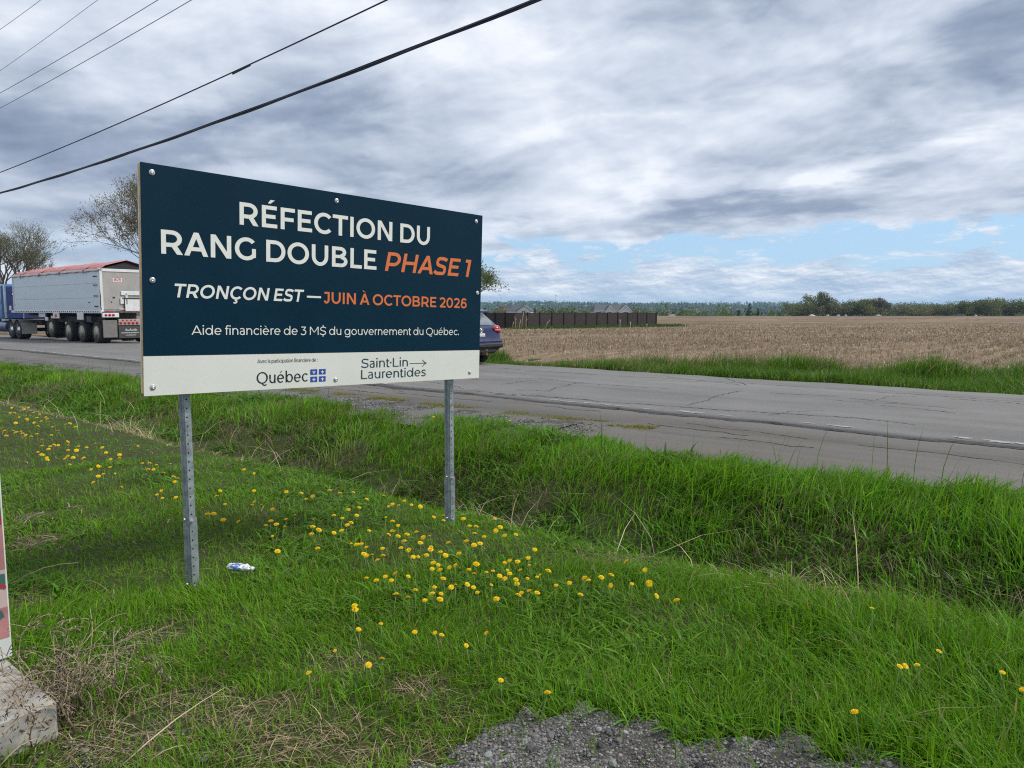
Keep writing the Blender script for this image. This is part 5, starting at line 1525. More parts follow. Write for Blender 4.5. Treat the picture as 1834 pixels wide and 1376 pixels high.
mb.build('side_window', M_GLASSD, car, split=True)
mb = MB(); mb.prism([(3.36, 1.10), (2.50, 1.50)], (0, 0, 0), (1, 0, 0), (0, 0, 1), (0, 1, 0), 0) if False else mb.add([(3.30, C_ + .70, 1.17), (3.30, C_ - .70, 1.17), (2.56, C_ - .56, 1.49), (2.56, C_ + .56, 1.49)], [(0, 1, 2, 3)]); mb.build('windscreen', M_GLASSD, car)

# ------------------------------------------------------------------ overhead lines along the near side of the road
M_WIRE = pmat('black_cable', (0.018, 0.022, 0.045), 0.6, var=0.1)
M_WIRE2 = pmat('aged_conductor', (0.26, 0.29, 0.34), 0.6, var=0.1)
def wire(U0, pa, pb, sag, rad, name, label, mat, twist=0, splice=None):
    """cable in the vertical plane at U0 through two measured sight lines"""
    def hit(px, py):
        cx = (px - 917) / FPX; cy = (688 - py) / FPX
        c, s = math.cos(PITCH), math.sin(PITCH)
        d = (cx, c + cy * s, -s + cy * c)
        t = U0 / (d[0] * CA + d[1] * SA)
        return (-d[0] * SA + d[1] * CA) * t, CAMH + d[2] * t
    s1, z1 = hit(*pa); s2, z2 = hit(*pb)
    def z_at(s):
        k = (s - s1) / (s2 - s1)
        return z1 + (z2 - z1) * k - sag * 4 * k * (1 - k)
    S_ = np.arange(-30, 70, 0.5)
    top = []
    for s in S_:
        x, y = W(U0, s); top.append((x, y, z_at(s)))
    m_ = MB()
    if twist:
        m_.tube(top, rad * .7, 8)
        m_.tube([(x + .011 * math.cos(i * .9), y, z - rad * .9 + .008 * math.sin(i * .9)) for i, (x, y, z) in enumerate(top)], rad * .55, 6)
        m_.tube([(x, y + .012 * math.sin(i * .6), z + rad * .95) for i, (x, y, z) in enumerate(top)], rad * .35, 6)
    else:
        m_.tube(top, rad, 6)
    o = m_.build(name, mat)
    props(o, label, 'cable', 'overhead lines beside the road')
    if splice:
        s3, z3 = hit(*splice)
        m2 = MB(); x, y = W(U0, s3 - .35); x2, y2 = W(U0, s3 + .35)
        m2.tube([(x, y, z_at(s3 - .35) - .02), (x2, y2, z_at(s3 + .35) - .035)], .016, 6); m2.build('splice', mat, o)
    return o
wire(9.2, (0, 346), (950, 4), 0.16, 0.026, 'overhead_cable', 'thickest black cable bundle, lowest of the overhead lines', M_WIRE, twist=1)
wire(9.2, (0, 309), (693, 0), 0.10, 0.014, 'overhead_cable', 'thin black cable with a splice, just above the thickest bundle', M_WIRE, splice=(432, 117))
wire(9.2, (0, 194), (343, 0), 0.03, 0.009, 'overhead_wire', 'third overhead wire from the bottom, lower of a close grey pair', M_WIRE2)
wire(9.2, (0, 167), (283, 0), 0.03, 0.009, 'overhead_wire', 'fourth overhead wire from the bottom, upper of a close grey pair', M_WIRE2)
wire(9.8, (0, 127), (175, 0), 0.02, 0.007, 'overhead_wire', 'fifth overhead wire from the bottom, faint against the cloud', M_WIRE2)
wire(8.8, (0, 53), (73, 0), 0.01, 0.007, 'overhead_wire', 'topmost overhead wire, crossing only the corner of the sky', M_WIRE2)

# ------------------------------------------------------------------ trees
def quads(P, C, size, col, flat=0.0):
    """small randomly turned leaf faces"""
    N = len(C)
    a = rng.normal(0, 1, (N, 3)); a /= np.linalg.norm(a, axis=1)[:, None]
    b = rng.normal(0, 1, (N, 3)); b -= (a * b).sum(1)[:, None] * a; b /= np.linalg.norm(b, axis=1)[:, None]
    sz = (size * (0.6 + 0.8 * rng.random(N)))[:, None]
    V = np.stack([C - a * sz * .5, C + b * sz * .32, C + a * sz * .5, C - b * sz * .32], 1).reshape(-1, 3)
    P.add(V, np.arange(4 * N), np.arange(0, 4 * N, 4), np.repeat(col, 4, 0))
def limb_tree(loc, height, trunk_r, seed, spread_=0.55, levels=6, lean=(0, 0), first=0.28, twig_r=0.012):
    r_ = random.Random(seed)
    m_ = MB(); tips = []
    def grow(p, d, ln, rad, lev):
        n = 4 if lev < 2 else 3
        pts = [p]; q = p.copy(); dd = d.copy()
        for k in range(n):
            dd = (dd + Vector((r_.gauss(0, .10), r_.gauss(0, .10), r_.gauss(0.03, .07)))).normalized()
            q = q + dd * ln / n; pts.append(q.copy())
        r1 = max(twig_r, rad * (.72 if lev else .62))
        m_.tube(pts, [rad + (r1 - rad) * k / n for k in range(n + 1)], 7 if lev < 2 else (5 if lev < 4 else 3), closed_ends=(lev == 0))
        if lev >= levels - 2: tips.extend(pts[1:])
        if lev >= levels: return
        nb = 4 if lev == 0 else (3 if lev < levels - 1 else 3)
        for k in range(nb):
            a = 2 * math.pi * (k + r_.random() * .7) / nb
            perp = dd.orthogonal().normalized()
            perp = (Matrix.Rotation(a, 3, dd) @ perp)
            sp = spread_ * (0.75 + .6 * r_.random())
            nd = (dd * (1 - .25 * sp) + perp * sp + Vector((0, 0, .10))).normalized()
            st = pts[-1] if (k < 2 or lev == 0) else pts[-1 - r_.randint(0, 1)]
            grow(st, nd, ln * (.66 + .22 * r_.random()) * (1.15 if lev == 0 else 1), r1 * (.78 if k else .9), lev + 1)
    grow(Vector((0, 0, -.2)), Vector((lean[0], lean[1], 1)).normalized(), height * first, trunk_r, 0)
    return m_, tips
def budding_tree(px, D, height, seed, label, leafcol, nleaf, leafsize, spread_=.55, trunk_r=.3, **kw):
    x, y = at_d(px, D)
    root = empty('budding_tree', (x, y, float(H(x, y))), 0, label, 'tree')
    m_, tips = limb_tree((x, y), height, trunk_r, seed, spread_, **kw)
    # scale to the wanted height
    zmax = max(p.z for p in m_.v); k = height / zmax
    m_.v = [Vector((p.x * k, p.y * k, p.z * k)) for p in m_.v]
    m_.build('trunk', MBARK, root)
    T = np.array([tuple(t * k) for t in tips])
    idx = rng.integers(0, len(T), nleaf)
    C = T[idx] + rng.normal(0, .16, (nleaf, 3))
    P = Pile(); quads(P, C, leafsize, jit(leafcol, nleaf, .3, .08))
    P.build('crown', MLEAF, root, smooth=False)
    return root
budding_tree(16, 66, 10.0, 7, 'wide budding tree with a thick trunk behind the truck cab', (.19, .215, .07), 9000, .085, .44, .42, twig_r=.011, levels=7)
budding_tree(352, 60, 12.4, 12, 'sparsely budding tree rising behind the rear of the dump trailer', (.16, .155, .075), 24000, .10, .42, .26, twig_r=.011, levels=7)
budding_tree(836, 84, 8.2, 21, 'fresh green tree showing past the right edge of the notice board', (.12, .165, .05), 7000, .17, .62, .20, twig_r=.014)

def leafy(name, px, D, h, wdt, col, n, size, label, cat, seed, gap=.35, trunk=.10, group=None, base=0.0):
    """a bush or tree: stems inside an uneven crown of separate leaf faces"""
    r_ = np.random.default_rng(seed)
    x, y = at_d(px, D); z0 = float(H(x, y))
    root = empty(name, (x, y, z0), 0, label, cat, group)
    nl = max(5, int(wdt * 2.2))
    lc = np.stack([r_.normal(0, wdt * .27, nl), r_.normal(0, wdt * .22, nl), h * (base + (1 - base) * (.30 + .62 * r_.random(nl)))], 1)
    lc[0] = (0, 0, h * .84)
    lr = wdt * .17 + h * .10 * r_.random(nl)
    k = r_.integers(0, nl, n)
    d = r_.normal(0, 1, (n, 3)); d /= np.linalg.norm(d, axis=1)[:, None]
    C = lc[k] + d * (lr[k] * (r_.random(n) ** .45))[:, None] * np.array([1, 1, .85])
    low = r_.random(n) < .18
    C[low, 2] *= .5
    C[:, 2] = np.clip(C[:, 2], .05, None)
    tone = (0.75 + 0.5 * r_.random(nl))[k][:, None]
    P = Pile(); quads(P, C, size * .62, np.clip(jit(col, n, .22, .07) * tone, .004, .8))
    P.build('crown', MLEAF, root, smooth=False)
    m_ = MB()
    for i in range(max(3, nl // 2)):
        bx, by = r_.normal(0, wdt * .12), r_.normal(0, wdt * .1)
        m_.tube([(bx, by, -.2), (bx * 1.2, by, h * .3), tuple(lc[i % nl] * np.array([1, 1, .95])), tuple(lc[i % nl] + np.array([r_.normal(0, .3), 0, h * .12]))], [trunk, trunk * .8, trunk * .5, trunk * .2], 5)
    m_.build('trunk', MBARK, root)
    return root
OL = (.135, .155, .048); OD = (.095, .118, .040); GY = (.165, .17, .085); BR = (.125, .11, .075)
HEDGE = [ # name, photo column, distance, height, width, colour, faces, size, label
    ('shrub', 1432, 300, 4.6, 8, OL, 1700, .75, 'leftmost rounded olive shrub of the far field edge'),
    ('tree', 1466, 303, 8.6, 8.5, OL, 2600, .8, 'tallest olive tree standing up from the far shrub line'),
    ('shrub', 1490, 300, 4.2, 7, GY, 1300, .75, 'low grey green shrub just right of the tallest olive tree'),
    ('shrub', 1520, 301, 5.2, 9, OD, 2000, .78, 'dark dense shrub left of the tangled bare tree'),
    ('shrub', 1548, 300, 5.8, 8, OL, 1900, .78, 'broad olive shrub touching the tangled bare tree'),
    ('shrub', 1612, 302, 4.6, 9, GY, 1200, .7, 'loose pale shrub just right of the tangled bare tree'),
    ('shrub', 1645, 303, 4.0, 8, GY, 1100, .7, 'thin greyish shrub in the gap of the far shrub line'),
    ('shrub', 1674, 306, 3.4, 7, BR, 900, .7, 'lowest brownish shrub in the gap of the far shrub line'),
    ('shrub', 1708, 301, 4.8, 8, OL, 1700, .75, 'rounded shrub that begins the right half of the far shrub line'),
    ('shrub', 1742, 300, 5.2, 9, OD, 2000, .78, 'dark shrub second in the right half of the far shrub line'),
    ('tree', 1778, 302, 6.2, 9, OL, 2200, .8, 'taller tree in the right half of the far shrub line'),
    ('shrub', 1812, 301, 5.4, 9, OD, 2000, .78, 'dense olive shrub near the right end of the far shrub line'),
    ('shrub', 1850, 301, 5.4, 10, OL, 2000, .78, 'last olive shrub at the right end of the far shrub line')]
for i, (nm, px, D, h, wd, col, n, sz, lab) in enumerate(HEDGE):
    leafy(nm, px, D, h * 1.04, wd * 1.38, col, int(n * 2.6), sz, lab, 'tree' if nm == 'tree' else 'shrub', 400 + i, group='shrubs along the far field edge')
budding_tree(1575, 300, 7.8, 33, 'tangled nearly bare tree in the far shrub line', (.11, .10, .06), 1500, .45, .7, .22, levels=5, twig_r=.06, first=.2)['group'] = 'shrubs along the far field edge'
leafy('tree', 1655, 350, 6.4, 12, (.12, .145, .055), 1500, .9, 'pale spring tree behind the gap in the far shrub line', 'tree', 450, group='shrubs along the far field edge')
M_ROCK = pmat('pale_fieldstone', (.48, .45, .40), .9, var=.2, vscale=3)
BOULD = [(1452, 2.0, 'longest pale boulder lying under the leftmost olive shrub'), (1480, .9, 'small boulder under the tallest olive tree'), (1499, 1.2, 'flat boulder right of the tallest olive tree'), (1512, .8, 'smallest boulder of the row under the shrubs'), (1570, 1.6, 'pale boulder at the foot of the tangled bare tree'), (1744, 1.0, 'lone boulder under the right half of the shrub line')]
for i, (px, w_, lab) in enumerate(BOULD):
    x, y = at_d(px, 294); r_ = np.random.default_rng(i)
    m_ = MB(); m_.lathe((0, 0, -.2), (0, 0, 1), [(0, w_ * .5), (.35, w_ * .55), (.7, w_ * .38), (.85, w_ * .12)], 9, smooth=False)
    m_.v = [Vector((p.x * (1.2 + r_.normal(0, .12)), p.y * (.8 + r_.normal(0, .1)), p.z * (1 + r_.normal(0, .12)))) for p in m_.v]
    props(m_.build('boulder', M_ROCK, None, (x, y, float(H(x, y)))), lab, 'boulder', 'boulders at the field edge')

def forest():
    """mixed woodland between the field and the hills, read as one mass"""
    P = Pile()
    def stand(n, y0, y1, hmin, hmax, per, size, pw, half0, half1, conif):
        k = rng.random(n); y = (y0 ** pw + k * (y1 ** pw - y0 ** pw)) ** (1 / pw)
        ang = R(half0) + R(half1 - half0) * rng.random(n)
        x = np.tan(ang) * y
        h = hmin + (hmax - hmin) * rng.random(n)
        h *= 0.65 + 0.7 * vnoise(x, y, 0.012, 91)
        z = H(x, y)
        cf = rng.random(n) < conif * (0.3 + 1.4 * vnoise(x, y, 0.006, 92))
        pal = np.array([(.095, .145, .035), (.135, .175, .045), (.08, .115, .035), (.14, .14, .06), (.11, .145, .055)])
        tc = pal[rng.integers(0, 5, n)] * (0.8 + .4 * rng.random((n, 1)))
        tc[cf] = np.array((.030, .050, .028)) * (0.7 + .6 * rng.random((cf.sum(), 1)))
        d = rng.normal(0, 1, (n, per, 3)); d /= np.linalg.norm(d, axis=2)[:, :, None]; d *= rng.random((n, per, 1)) ** .4
        wd = np.where(cf, h * .17, h * .36)[:, None]
        q = (d[:, :, 2] + 1) / 2
        taper = np.where(cf[:, None], 1.25 - 1.1 * q, 1.0)
        C = np.stack([x[:, None] + d[:, :, 0] * wd * taper, y[:, None] + d[:, :, 1] * wd * taper, z[:, None] + h[:, None] * (.08 + .92 * q)], -1).reshape(-1, 3)
        quads(P, C, size, np.repeat(tc, per, 0) * (0.8 + .4 * rng.random((n * per, 1))))
    stand(900, 345, 620, 3.5, 7.5, 46, 1.3, 1.2, -44, 44, .10)
    stand(1300, 600, 1150, 5, 10, 30, 2.2, 1.2, -43, 43, .14)
    stand(2400, 1100, 1900, 6, 12, 18, 3.2, 1.2, -42, 42, .25)
    stand(5200, 1850, 2780, 8, 14, 12, 4.4, 1.2, -41, 41, .30)
    return props(P.build('distant_forest', MLEAF, smooth=False), 'mixed spring woodland spreading from the field to the low hills', 'forest', kind='stuff')
forest()

# ------------------------------------------------------------------ brown fence, houses, mast
M_FENCE = pmat('dark_brown_fence', (0.034, 0.020, 0.017), 0.7, var=0.15, vscale=.8)
M_FPOST = pmat('dark_fence_post', (0.016, 0.010, 0.009), 0.7, var=0.1)
f0 = Vector((0.35, 84.6, 0)); f1 = Vector((19.35, 101.0, 0)); f2 = Vector((-9.0, 97.0, 0))
fence = empty('privacy_fence', (f0.x, f0.y, float(H(f0.x, f0.y))), 0, 'dark brown board privacy fence along the far left of the field', 'fence')
def fence_run(a, b, n):
    for k in range(n):
        p = a.lerp(b, k / n); q = a.lerp(b, (k + 1) / n)
        d = (q - p); ang = math.atan2(d.y, d.x)
        z = float(H((p.x + q.x) / 2, (p.y + q.y) / 2)) - fence.location.z
        m_ = MB()
        nb = 12
        for j in range(nb):
            c = p.lerp(q, (j + .5) / nb) - f0
            m_.box((c.x + .012 * (j % 2), c.y, z + .95), (d.length / nb - .012, .025, 1.74), rz=ang)
        c = p.lerp(q, .5) - f0
        m_.box((c.x, c.y, z + 1.83), (d.length - .1, .06, .06), rz=ang)
        m_.build('fence_panel', M_FENCE, fence)
        m_ = MB(); c = q - f0
        m_.box((c.x - .03, c.y - .06, z + .94), (.13, .13, 1.95), rz=ang); m_.build('fence_post', M_FPOST, fence)
fence_run(f0, f1, 13); fence_run(f0, f2, 8)
M_SIDING = pmat('grey_siding', (.58, .57, .54), .8, var=.05); M_SHINGLE = pmat('grey_shingle', (.085, .09, .10), .9, var=.15); M_TRIM = pmat('white_trim', (.70, .70, .69), .6, var=.04)
M_WIN = pmat('house_window', (.05, .06, .08), .15, var=.1); M_PINE = pmat('raw_timber', (.36, .235, .13), .85, var=.12)
def gable(mb, x0, x1, y0, y1, z0, z1, ov=.35, mi=0):
    """gable roof with its ridge along y"""
    xm = (x0 + x1) / 2; t = .18
    for sg in (-1, 1):
        xe = x0 - ov if sg < 0 else x1 + ov
        ze = z0 - ov * (z1 - z0) / ((x1 - x0) / 2)
        v = [(xe, y0 - ov, ze), (xm, y0 - ov, z1), (xm, y1 + ov, z1), (xe, y1 + ov, ze)]
        v += [(a, b, c - t) for a, b, c in v]
        mb.add(v, [(0, 1, 2, 3), (7, 6, 5, 4), (0, 4, 5, 1), (1, 5, 6, 2), (2, 6, 7, 3), (3, 7, 4, 0)], mi)
def house_two():
    x, y = at_d(1097, 330); z = float(H(x, y))
    h_ = empty('bungalow', (x, y, z), R(8), 'bungalow with two white trimmed front gables and a dark roof behind the brown fence', 'house')
    e, pk = 4.3 - .9, 6.2
    m_ = MB(); m_.box((0, 4, e / 2), (16, 8, e))
    for x0, x1, p in ((-3.6, .2, 5.7), (2.4, 8.0, 5.9)):
        m_.add([(x0, -1.2, 0), (x1, -1.2, 0), (x1, -1.2, e), ((x0 + x1) / 2, -1.2, p), (x0, -1.2, e), (x0, 1, 0), (x1, 1, 0), (x1, 1, e), ((x0 + x1) / 2, 1, p), (x0, 1, e)], [(0, 1, 2, 3, 4), (1, 6, 7, 2), (0, 4, 9, 5)])
    m_.build('wall', M_SIDING, h_)
    m_ = MB(); v = [(-8.5, -.4, e - .1), (8.5, -.4, e - .1), (8.5, 8.4, e - .1), (-8.5, 8.4, e - .1), (-7.2, 4, pk), (7.2, 4, pk)]
    m_.add(v, [(0, 1, 5, 4), (1, 2, 5), (2, 3, 4, 5), (3, 0, 4)])
    rf = m_.build('roof', M_SHINGLE, h_)
    m_ = MB(); gable(m_, -3.6, .2, -1.1, 3.6, e, 5.75); gable(m_, 2.4, 8.0, -1.1, 3.6, e, 5.95); m_.build('gable_roof', M_SHINGLE, h_)
    for x0, x1, p in ((-3.6, .2, 5.75), (2.4, 8.0, 5.95)):
        m_ = MB(); xm = (x0 + x1) / 2; ov = .35; ze = e - ov * (p - e) / ((x1 - x0) / 2)
        for xe in (x0 - ov, x1 + ov):
            m_.add([(xe, -1.48, ze), (xm, -1.48, p), (xm, -1.48, p - .42), (xe, -1.48, ze - .34)], [(0, 1, 2, 3)])
            m_.add([(xe, -1.46, ze), (xm, -1.46, p), (xm, -1.46, p - .42), (xe, -1.46, ze - .34)], [(3, 2, 1, 0)])
        m_.build('white_bargeboard', M_TRIM, h_, split=True)
    m_ = MB(); m_.box((0, -.46, e - .12), (17, .08, .3)); m_.box((5.2, -1.24, 2.3), (2.0, .08, 1.5)); m_.build('eaves_trim', M_TRIM, h_, split=True)
    m_ = MB(); m_.box((-6.2, -.04, 2.2), (1.8, .1, 1.3)); m_.box((-1.7, -1.24, 2.2), (1.6, .1, 1.3)); m_.box((5.2, -1.29, 2.3), (1.7, .06, 1.2)); m_.build('window', M_WIN, h_, split=True)
house_two()
def house_one():
    x, y = at_d(927, 320); z = float(H(x, y))
    h_ = empty('cottage', (x, y, z), R(-10), 'small cottage with a grey pitched roof behind the left part of the brown fence', 'house')
    e, pk = 3.0, 5.1
    m_ = MB(); m_.add([(.2, -3, 0), (6, -3, 0), (6, -3, e), (3.1, -3, pk - .1), (.2, -3, e), (.2, 5, 0), (6, 5, 0), (6, 5, e), (3.1, 5, pk - .1), (.2, 5, e)], [(0, 1, 2, 3, 4), (1, 6, 7, 2), (0, 4, 9, 5), (5, 9, 8, 7, 6)])
    m_.box((-2, 0, e / 2 - .1), (4.6, 5, e - .2))
    m_.build('wall', M_SIDING, h_)
    m_ = MB(); gable(m_, .2, 6, -3, 5, e, pk); v = [(-4.8, -2.9, e - .2), (1.5, -2.9, e - .2), (3.1, 0, pk - .2), (-3.2, 0, pk - .25), (-4.8, 2.9, e - .2), (1.5, 2.9, e - .2)]
    m_.add(v, [(0, 1, 2, 3), (3, 2, 5, 4), (0, 3, 4)]); m_.build('roof', M_SHINGLE, h_)
    m_ = MB(); m_.box((3.1, -3.03, 2.2), (1.4, .08, 1.2)); m_.build('window', M_WIN, h_, split=True)
    x, y = at_d(904, 320); z = float(H(x, y))
    d_ = empty('timber_frame', (x, y, z), R(-6), 'unfinished raw timber frame beside the small grey roofed cottage', 'structure')
    m_ = MB()
    for k in range(6): m_.box((-2.6 + k * 1.04, 0, 2.2), (.22, .16, 4.4))
    m_.build('stud_row', M_PINE, d_, split=True)
    m_ = MB(); m_.box((0, 0, 4.5), (5.6, .3, .3)); m_.box((0, 0, 3.2), (5.4, .12, .25)); m_.build('beam', M_PINE, d_, split=True)
    m_ = MB(); m_.box((-1.5, .2, 3.7), (2.0, .1, 1.4)); m_.build('sheathing_board', M_PINE, d_)
house_one()
x, y = at_d(1202, 325); z = float(H(x, y))
sh = empty('shed', (x, y, z), 0, 'tiny shed with a reddish roof beyond the end of the brown fence', 'shed')
m_ = MB(); m_.box((0, 0, .9), (2.6, 2.4, 1.8)); m_.build('wall', M_TRIM, sh)
m_ = MB(); gable(m_, -1.3, 1.3, -1.2, 1.2, 1.8, 2.7, .25); m_.build('roof', pmat('reddish_roof', (.24, .12, .09), .8), sh)
x, y = at_d(995, 1900); z = float(H(x, y))
mast = empty('radio_mast', (x, y, z), 0, 'thin radio mast on the wooded ridge', 'mast')
m_ = MB()
for k in range(3):
    a = k * 2.094; m_.tube([(.7 * math.cos(a), .7 * math.sin(a), 0), (.5 * math.cos(a), .5 * math.sin(a), 34)], .22, 5)
for k in range(16): m_.tube([(.7, 0, k * 2.1), (-.35, .6, k * 2.1 + 1), (-.35, -.6, k * 2.1 + 2), (.7, 0, k * 2.1 + 2.1)], .12, 4)
m_.build('lattice', M_FLAP, mast)
m_ = MB(); m_.box((0, 0, 32.6), (2.0, 1.0, 2.2)); m_.build('antenna', M_FLAP, mast)
# reeds and marker stakes in front of the fence
REED = [(923, 82, 1.5, -.05), (930, 80, 1.1, .12), (934, 79, 2.0, .22), (942, 81, 1.5, .03), (918, 83, .9, .1), (976, 82, 1.1, .5)]
for i, (px, D, h_, ln) in enumerate(REED):
    x, y = at_d(px, D)
    m_ = MB(); m_.tube([(0, 0, -.1), (ln * .3, 0, h_ * .5), (ln * 1.1, 0, h_)], [.035, .03, .015], 5); m_.tube([(ln * .3, 0, h_ * .5), (ln * .3 + .12, 0, h_ * .8)], .018, 4)
    props(m_.build('dry_stalk', pmat('bleached_stem', (.42, .34, .22), .8) if i == 0 else bpy.data.materials['bleached_stem'], None, (x, y, float(H(x, y)))), ['upright dry stalk before the corner of the brown fence', 'short dry stalk between two taller ones by the fence corner', 'tallest leaning dry stalk by the fence corner', 'dry stalk right of the tallest one by the fence corner', 'shortest dry stalk nearest the car by the fence', 'bent dry stalk alone before the middle of the fence'][i], 'stalk', 'dry stalks in front of the fence')
for i, (px, D, h_, lab) in enumerate(((1110, 84, 1.15, 'tallest white marker stake before the brown fence'), (1128.5, 88, .8, 'thin marker stake second from the end of the fence'), (1158, 90, .55, 'short stake nearest the end of the brown fence'))):
    x, y = at_d(px, D)
    m_ = MB(); m_.box((0, 0, h_ / 2), (.04, .04, h_)); m_.box((0, -.025, h_ * .8), (.10, .02, .10), bev=.005)
    props(m_.build('marker_stake', M_TRIM, None, (x, y, float(H(x, y)) + .03)), lab, 'stake', 'marker stakes at the fence')

# ------------------------------------------------------------------ dandelions in the lawn
M_PETAL = tint_mat('dandelion_petal', 0.6, 0.15, 0.2)
M_STEM = pmat('dandelion_stem', (0.12, 0.19, 0.045), 0.6, var=0.2)
def flower_mesh(seed, r):
    r_ = np.random.default_rng(seed); P = Pile(); V = []; L = []; ST = []; C = []
    for ringi, (n, rad, lift, tip) in enumerate(((26, 1.0, .05, .10), (22, .82, .18, .27), (16, .58, .30, .42), (10, .32, .40, .52))):
        for k in range(n):
            a = 2 * math.pi * (k + r_.random() * .6) / n; q = rad * (.88 + .2 * r_.random()); w_ = .10 + .03 * r_.random()
            ca, sa = math.cos(a), math.sin(a); zt = (tip + r_.normal(0, .04)); b = len(V)
            V += [(ca * .08 - sa * w_ * .5, sa * .08 + ca * w_ * .5, lift - .05), (ca * .08 + sa * w_ * .5, sa * .08 - ca * w_ * .5, lift - .05),
                  (ca * q + sa * w_ * .7, sa * q - ca * w_ * .7, zt), (ca * q - sa * w_ * .7, sa * q + ca * w_ * .7, zt)]
            ST.append(len(L)); L += [b, b + 1, b + 2, b + 3]
            c = np.array((.86, .67 - .05 * ringi, .010)) * (.85 + .25 * r_.random()); C += [c] * 4
    V = np.array(V) * r; C = np.array(C)
    # green calyx below
    n = 8; b = len(V); cv = []
    for k in range(n): cv.append((math.cos(k * .785) * .34 * r, math.sin(k * .785) * .34 * r, .02 * r))
    for k in range(n): cv.append((math.cos(k * .785) * .16 * r, math.sin(k * .785) * .16 * r, -.42 * r))
    V = np.vstack([V, cv]); C = np.vstack([C, np.tile((.09, .13, .04), (2 * n, 1))])
    for k in range(n):
        ST.append(len(L)); L += [b + k, b + (k + 1) % n, b + n + (k + 1) % n, b + n + k]
    me = np_mesh('flower_head', V, L, ST, C); me.materials.append(M_PETAL); return me
HEADS = [flower_mesh(60 + i, r) for i, r in enumerate((.0122, .0136, .0150, .0160, .0140))]
def stem_mesh(seed, h):
    r_ = random.Random(seed); m_ = MB(); bx, by = r_.uniform(-.03, .03), r_.uniform(-.03, .03)
    m_.tube([(bx, by, -.02), (bx * .6, by * .6, h * .45), (0, 0, h)], [.0026, .0024, .0021], 5)
    me = m_.mesh('stem'); me.materials.append(M_STEM); return me
HS = (.112, .128, .146, .165)
STEMS = [[stem_mesh(10 * i + j, h) for j in range(3)] for i, h in enumerate(HS)]
D_ = {}
D_['far'] = """21 730 37 735 51 729 26 738 60 738 46 745 54 743 48 750 50 752 28 758 66 748 82 747 85 750 74 755 61 757 68 763 8 771 24 771 29 774 38 772 40 776 11 780 46 779 56 781 66 777 75 787
94 764 99 763 117 760 125 758 132 766 136 764 92 779 4 768 13 774 18 738 34 747 43 733 71 742 88 756 103 771"""
D_['mid'] = """75 798 97 796 104 797 90 799 87 804 68 809 75 814 84 819 85 823 121 791 122 797 140 799 122 806 137 806 121 817 116 821 131 819 148 821 150 819 125 831 155 801 171 794 183 801 190 810 214 814 214 820 198 822 212 830"""
D_['strip'] = """176 834 179 836 197 836 163 840 224 840 206 847 185 848 176 852 167 863 217 872 247 798 255 829 268 829 280 832 265 840 275 840 305 830 293 846 311 853 318 856 313 862 289 878 281 885 291 891 315 890"""
D_['postright'] = """394 878 388 888 403 902 362 909 437 840 455 847 455 878 455 898 452 903 468 904 488 911 372 920 383 919 400 930 427 933 476 940 485 932 495 938 510 943 512 929 528 922 488 959 497 986 513 880 540 882 560 888 548 893 590 878"""
D_['centre'] = """562 929 560 942 558 955 571 948 569 981 598 953 612 949 598 922 613 927 622 939 629 935 661 949 639 922 644 909 624 912 609 882 633 881 657 893 687 887 724 896 703 902 714 904 696 906 737 903 753 906 643 908 691 925 703 933 713 940 703 950 696 956 713 959"""
D_['dense'] = """629 972 639 974 647 973 656 979 652 991 656 994 666 992 676 1000 686 994 685 981 732 984 740 996 749 996 718 980 724 968 729 956 746 952 756 961 753 971 769 959 758 961 772 978 771 983 764 993 708 1023 690 1029 674 1036 656 1032 701 1036 731 1029 744 1052 731 1066 709 1060 789 987 798 993 776 1005 785 1008 774 1015 788 1017 805 1013 816 1008 794 1032 816 1043 837 1043 848 1048 855 1057 778 1048 808 1048 774 1059 790 1060 761 1071 788 1070"""
D_['postfoot'] = """794 923 777 925 794 931 830 928 841 941 853 942 850 954 835 968 849 975 860 972 803 971 867 960 888 949 896 943 886 928 924 956 904 958 822 990"""
D_['right'] = """853 1007 840 1016 849 1024 871 1022 883 1019 895 1028 904 1033 880 1043 889 1069 913 1000 904 1004 927 1003 946 998 948 1009 958 983 909 1018 913 1023 932 1017 924 1034 926 1042 945 1032 962 1030 967 1026 982 1019 934 1057 928 1062 948 1055 962 1058"""
LAB = {'far': 'small yellow dandelion in the farthest lawn patch below the pale straw band',
       'mid': 'yellow dandelion in the loose drift just before the farthest lawn patch',
       'strip': 'yellow dandelion in the thin scatter left of the left signpost',
       'postright': 'yellow dandelion in the open lawn just right of the left signpost',
       'centre': 'yellow dandelion in the upper drift midway between the two signposts',
       'dense': 'yellow dandelion in the dense drift below and left of the right signpost',
       'postfoot': 'yellow dandelion close round the foot of the right signpost',
       'right': 'yellow dandelion in the drift below and right of the right signpost'}
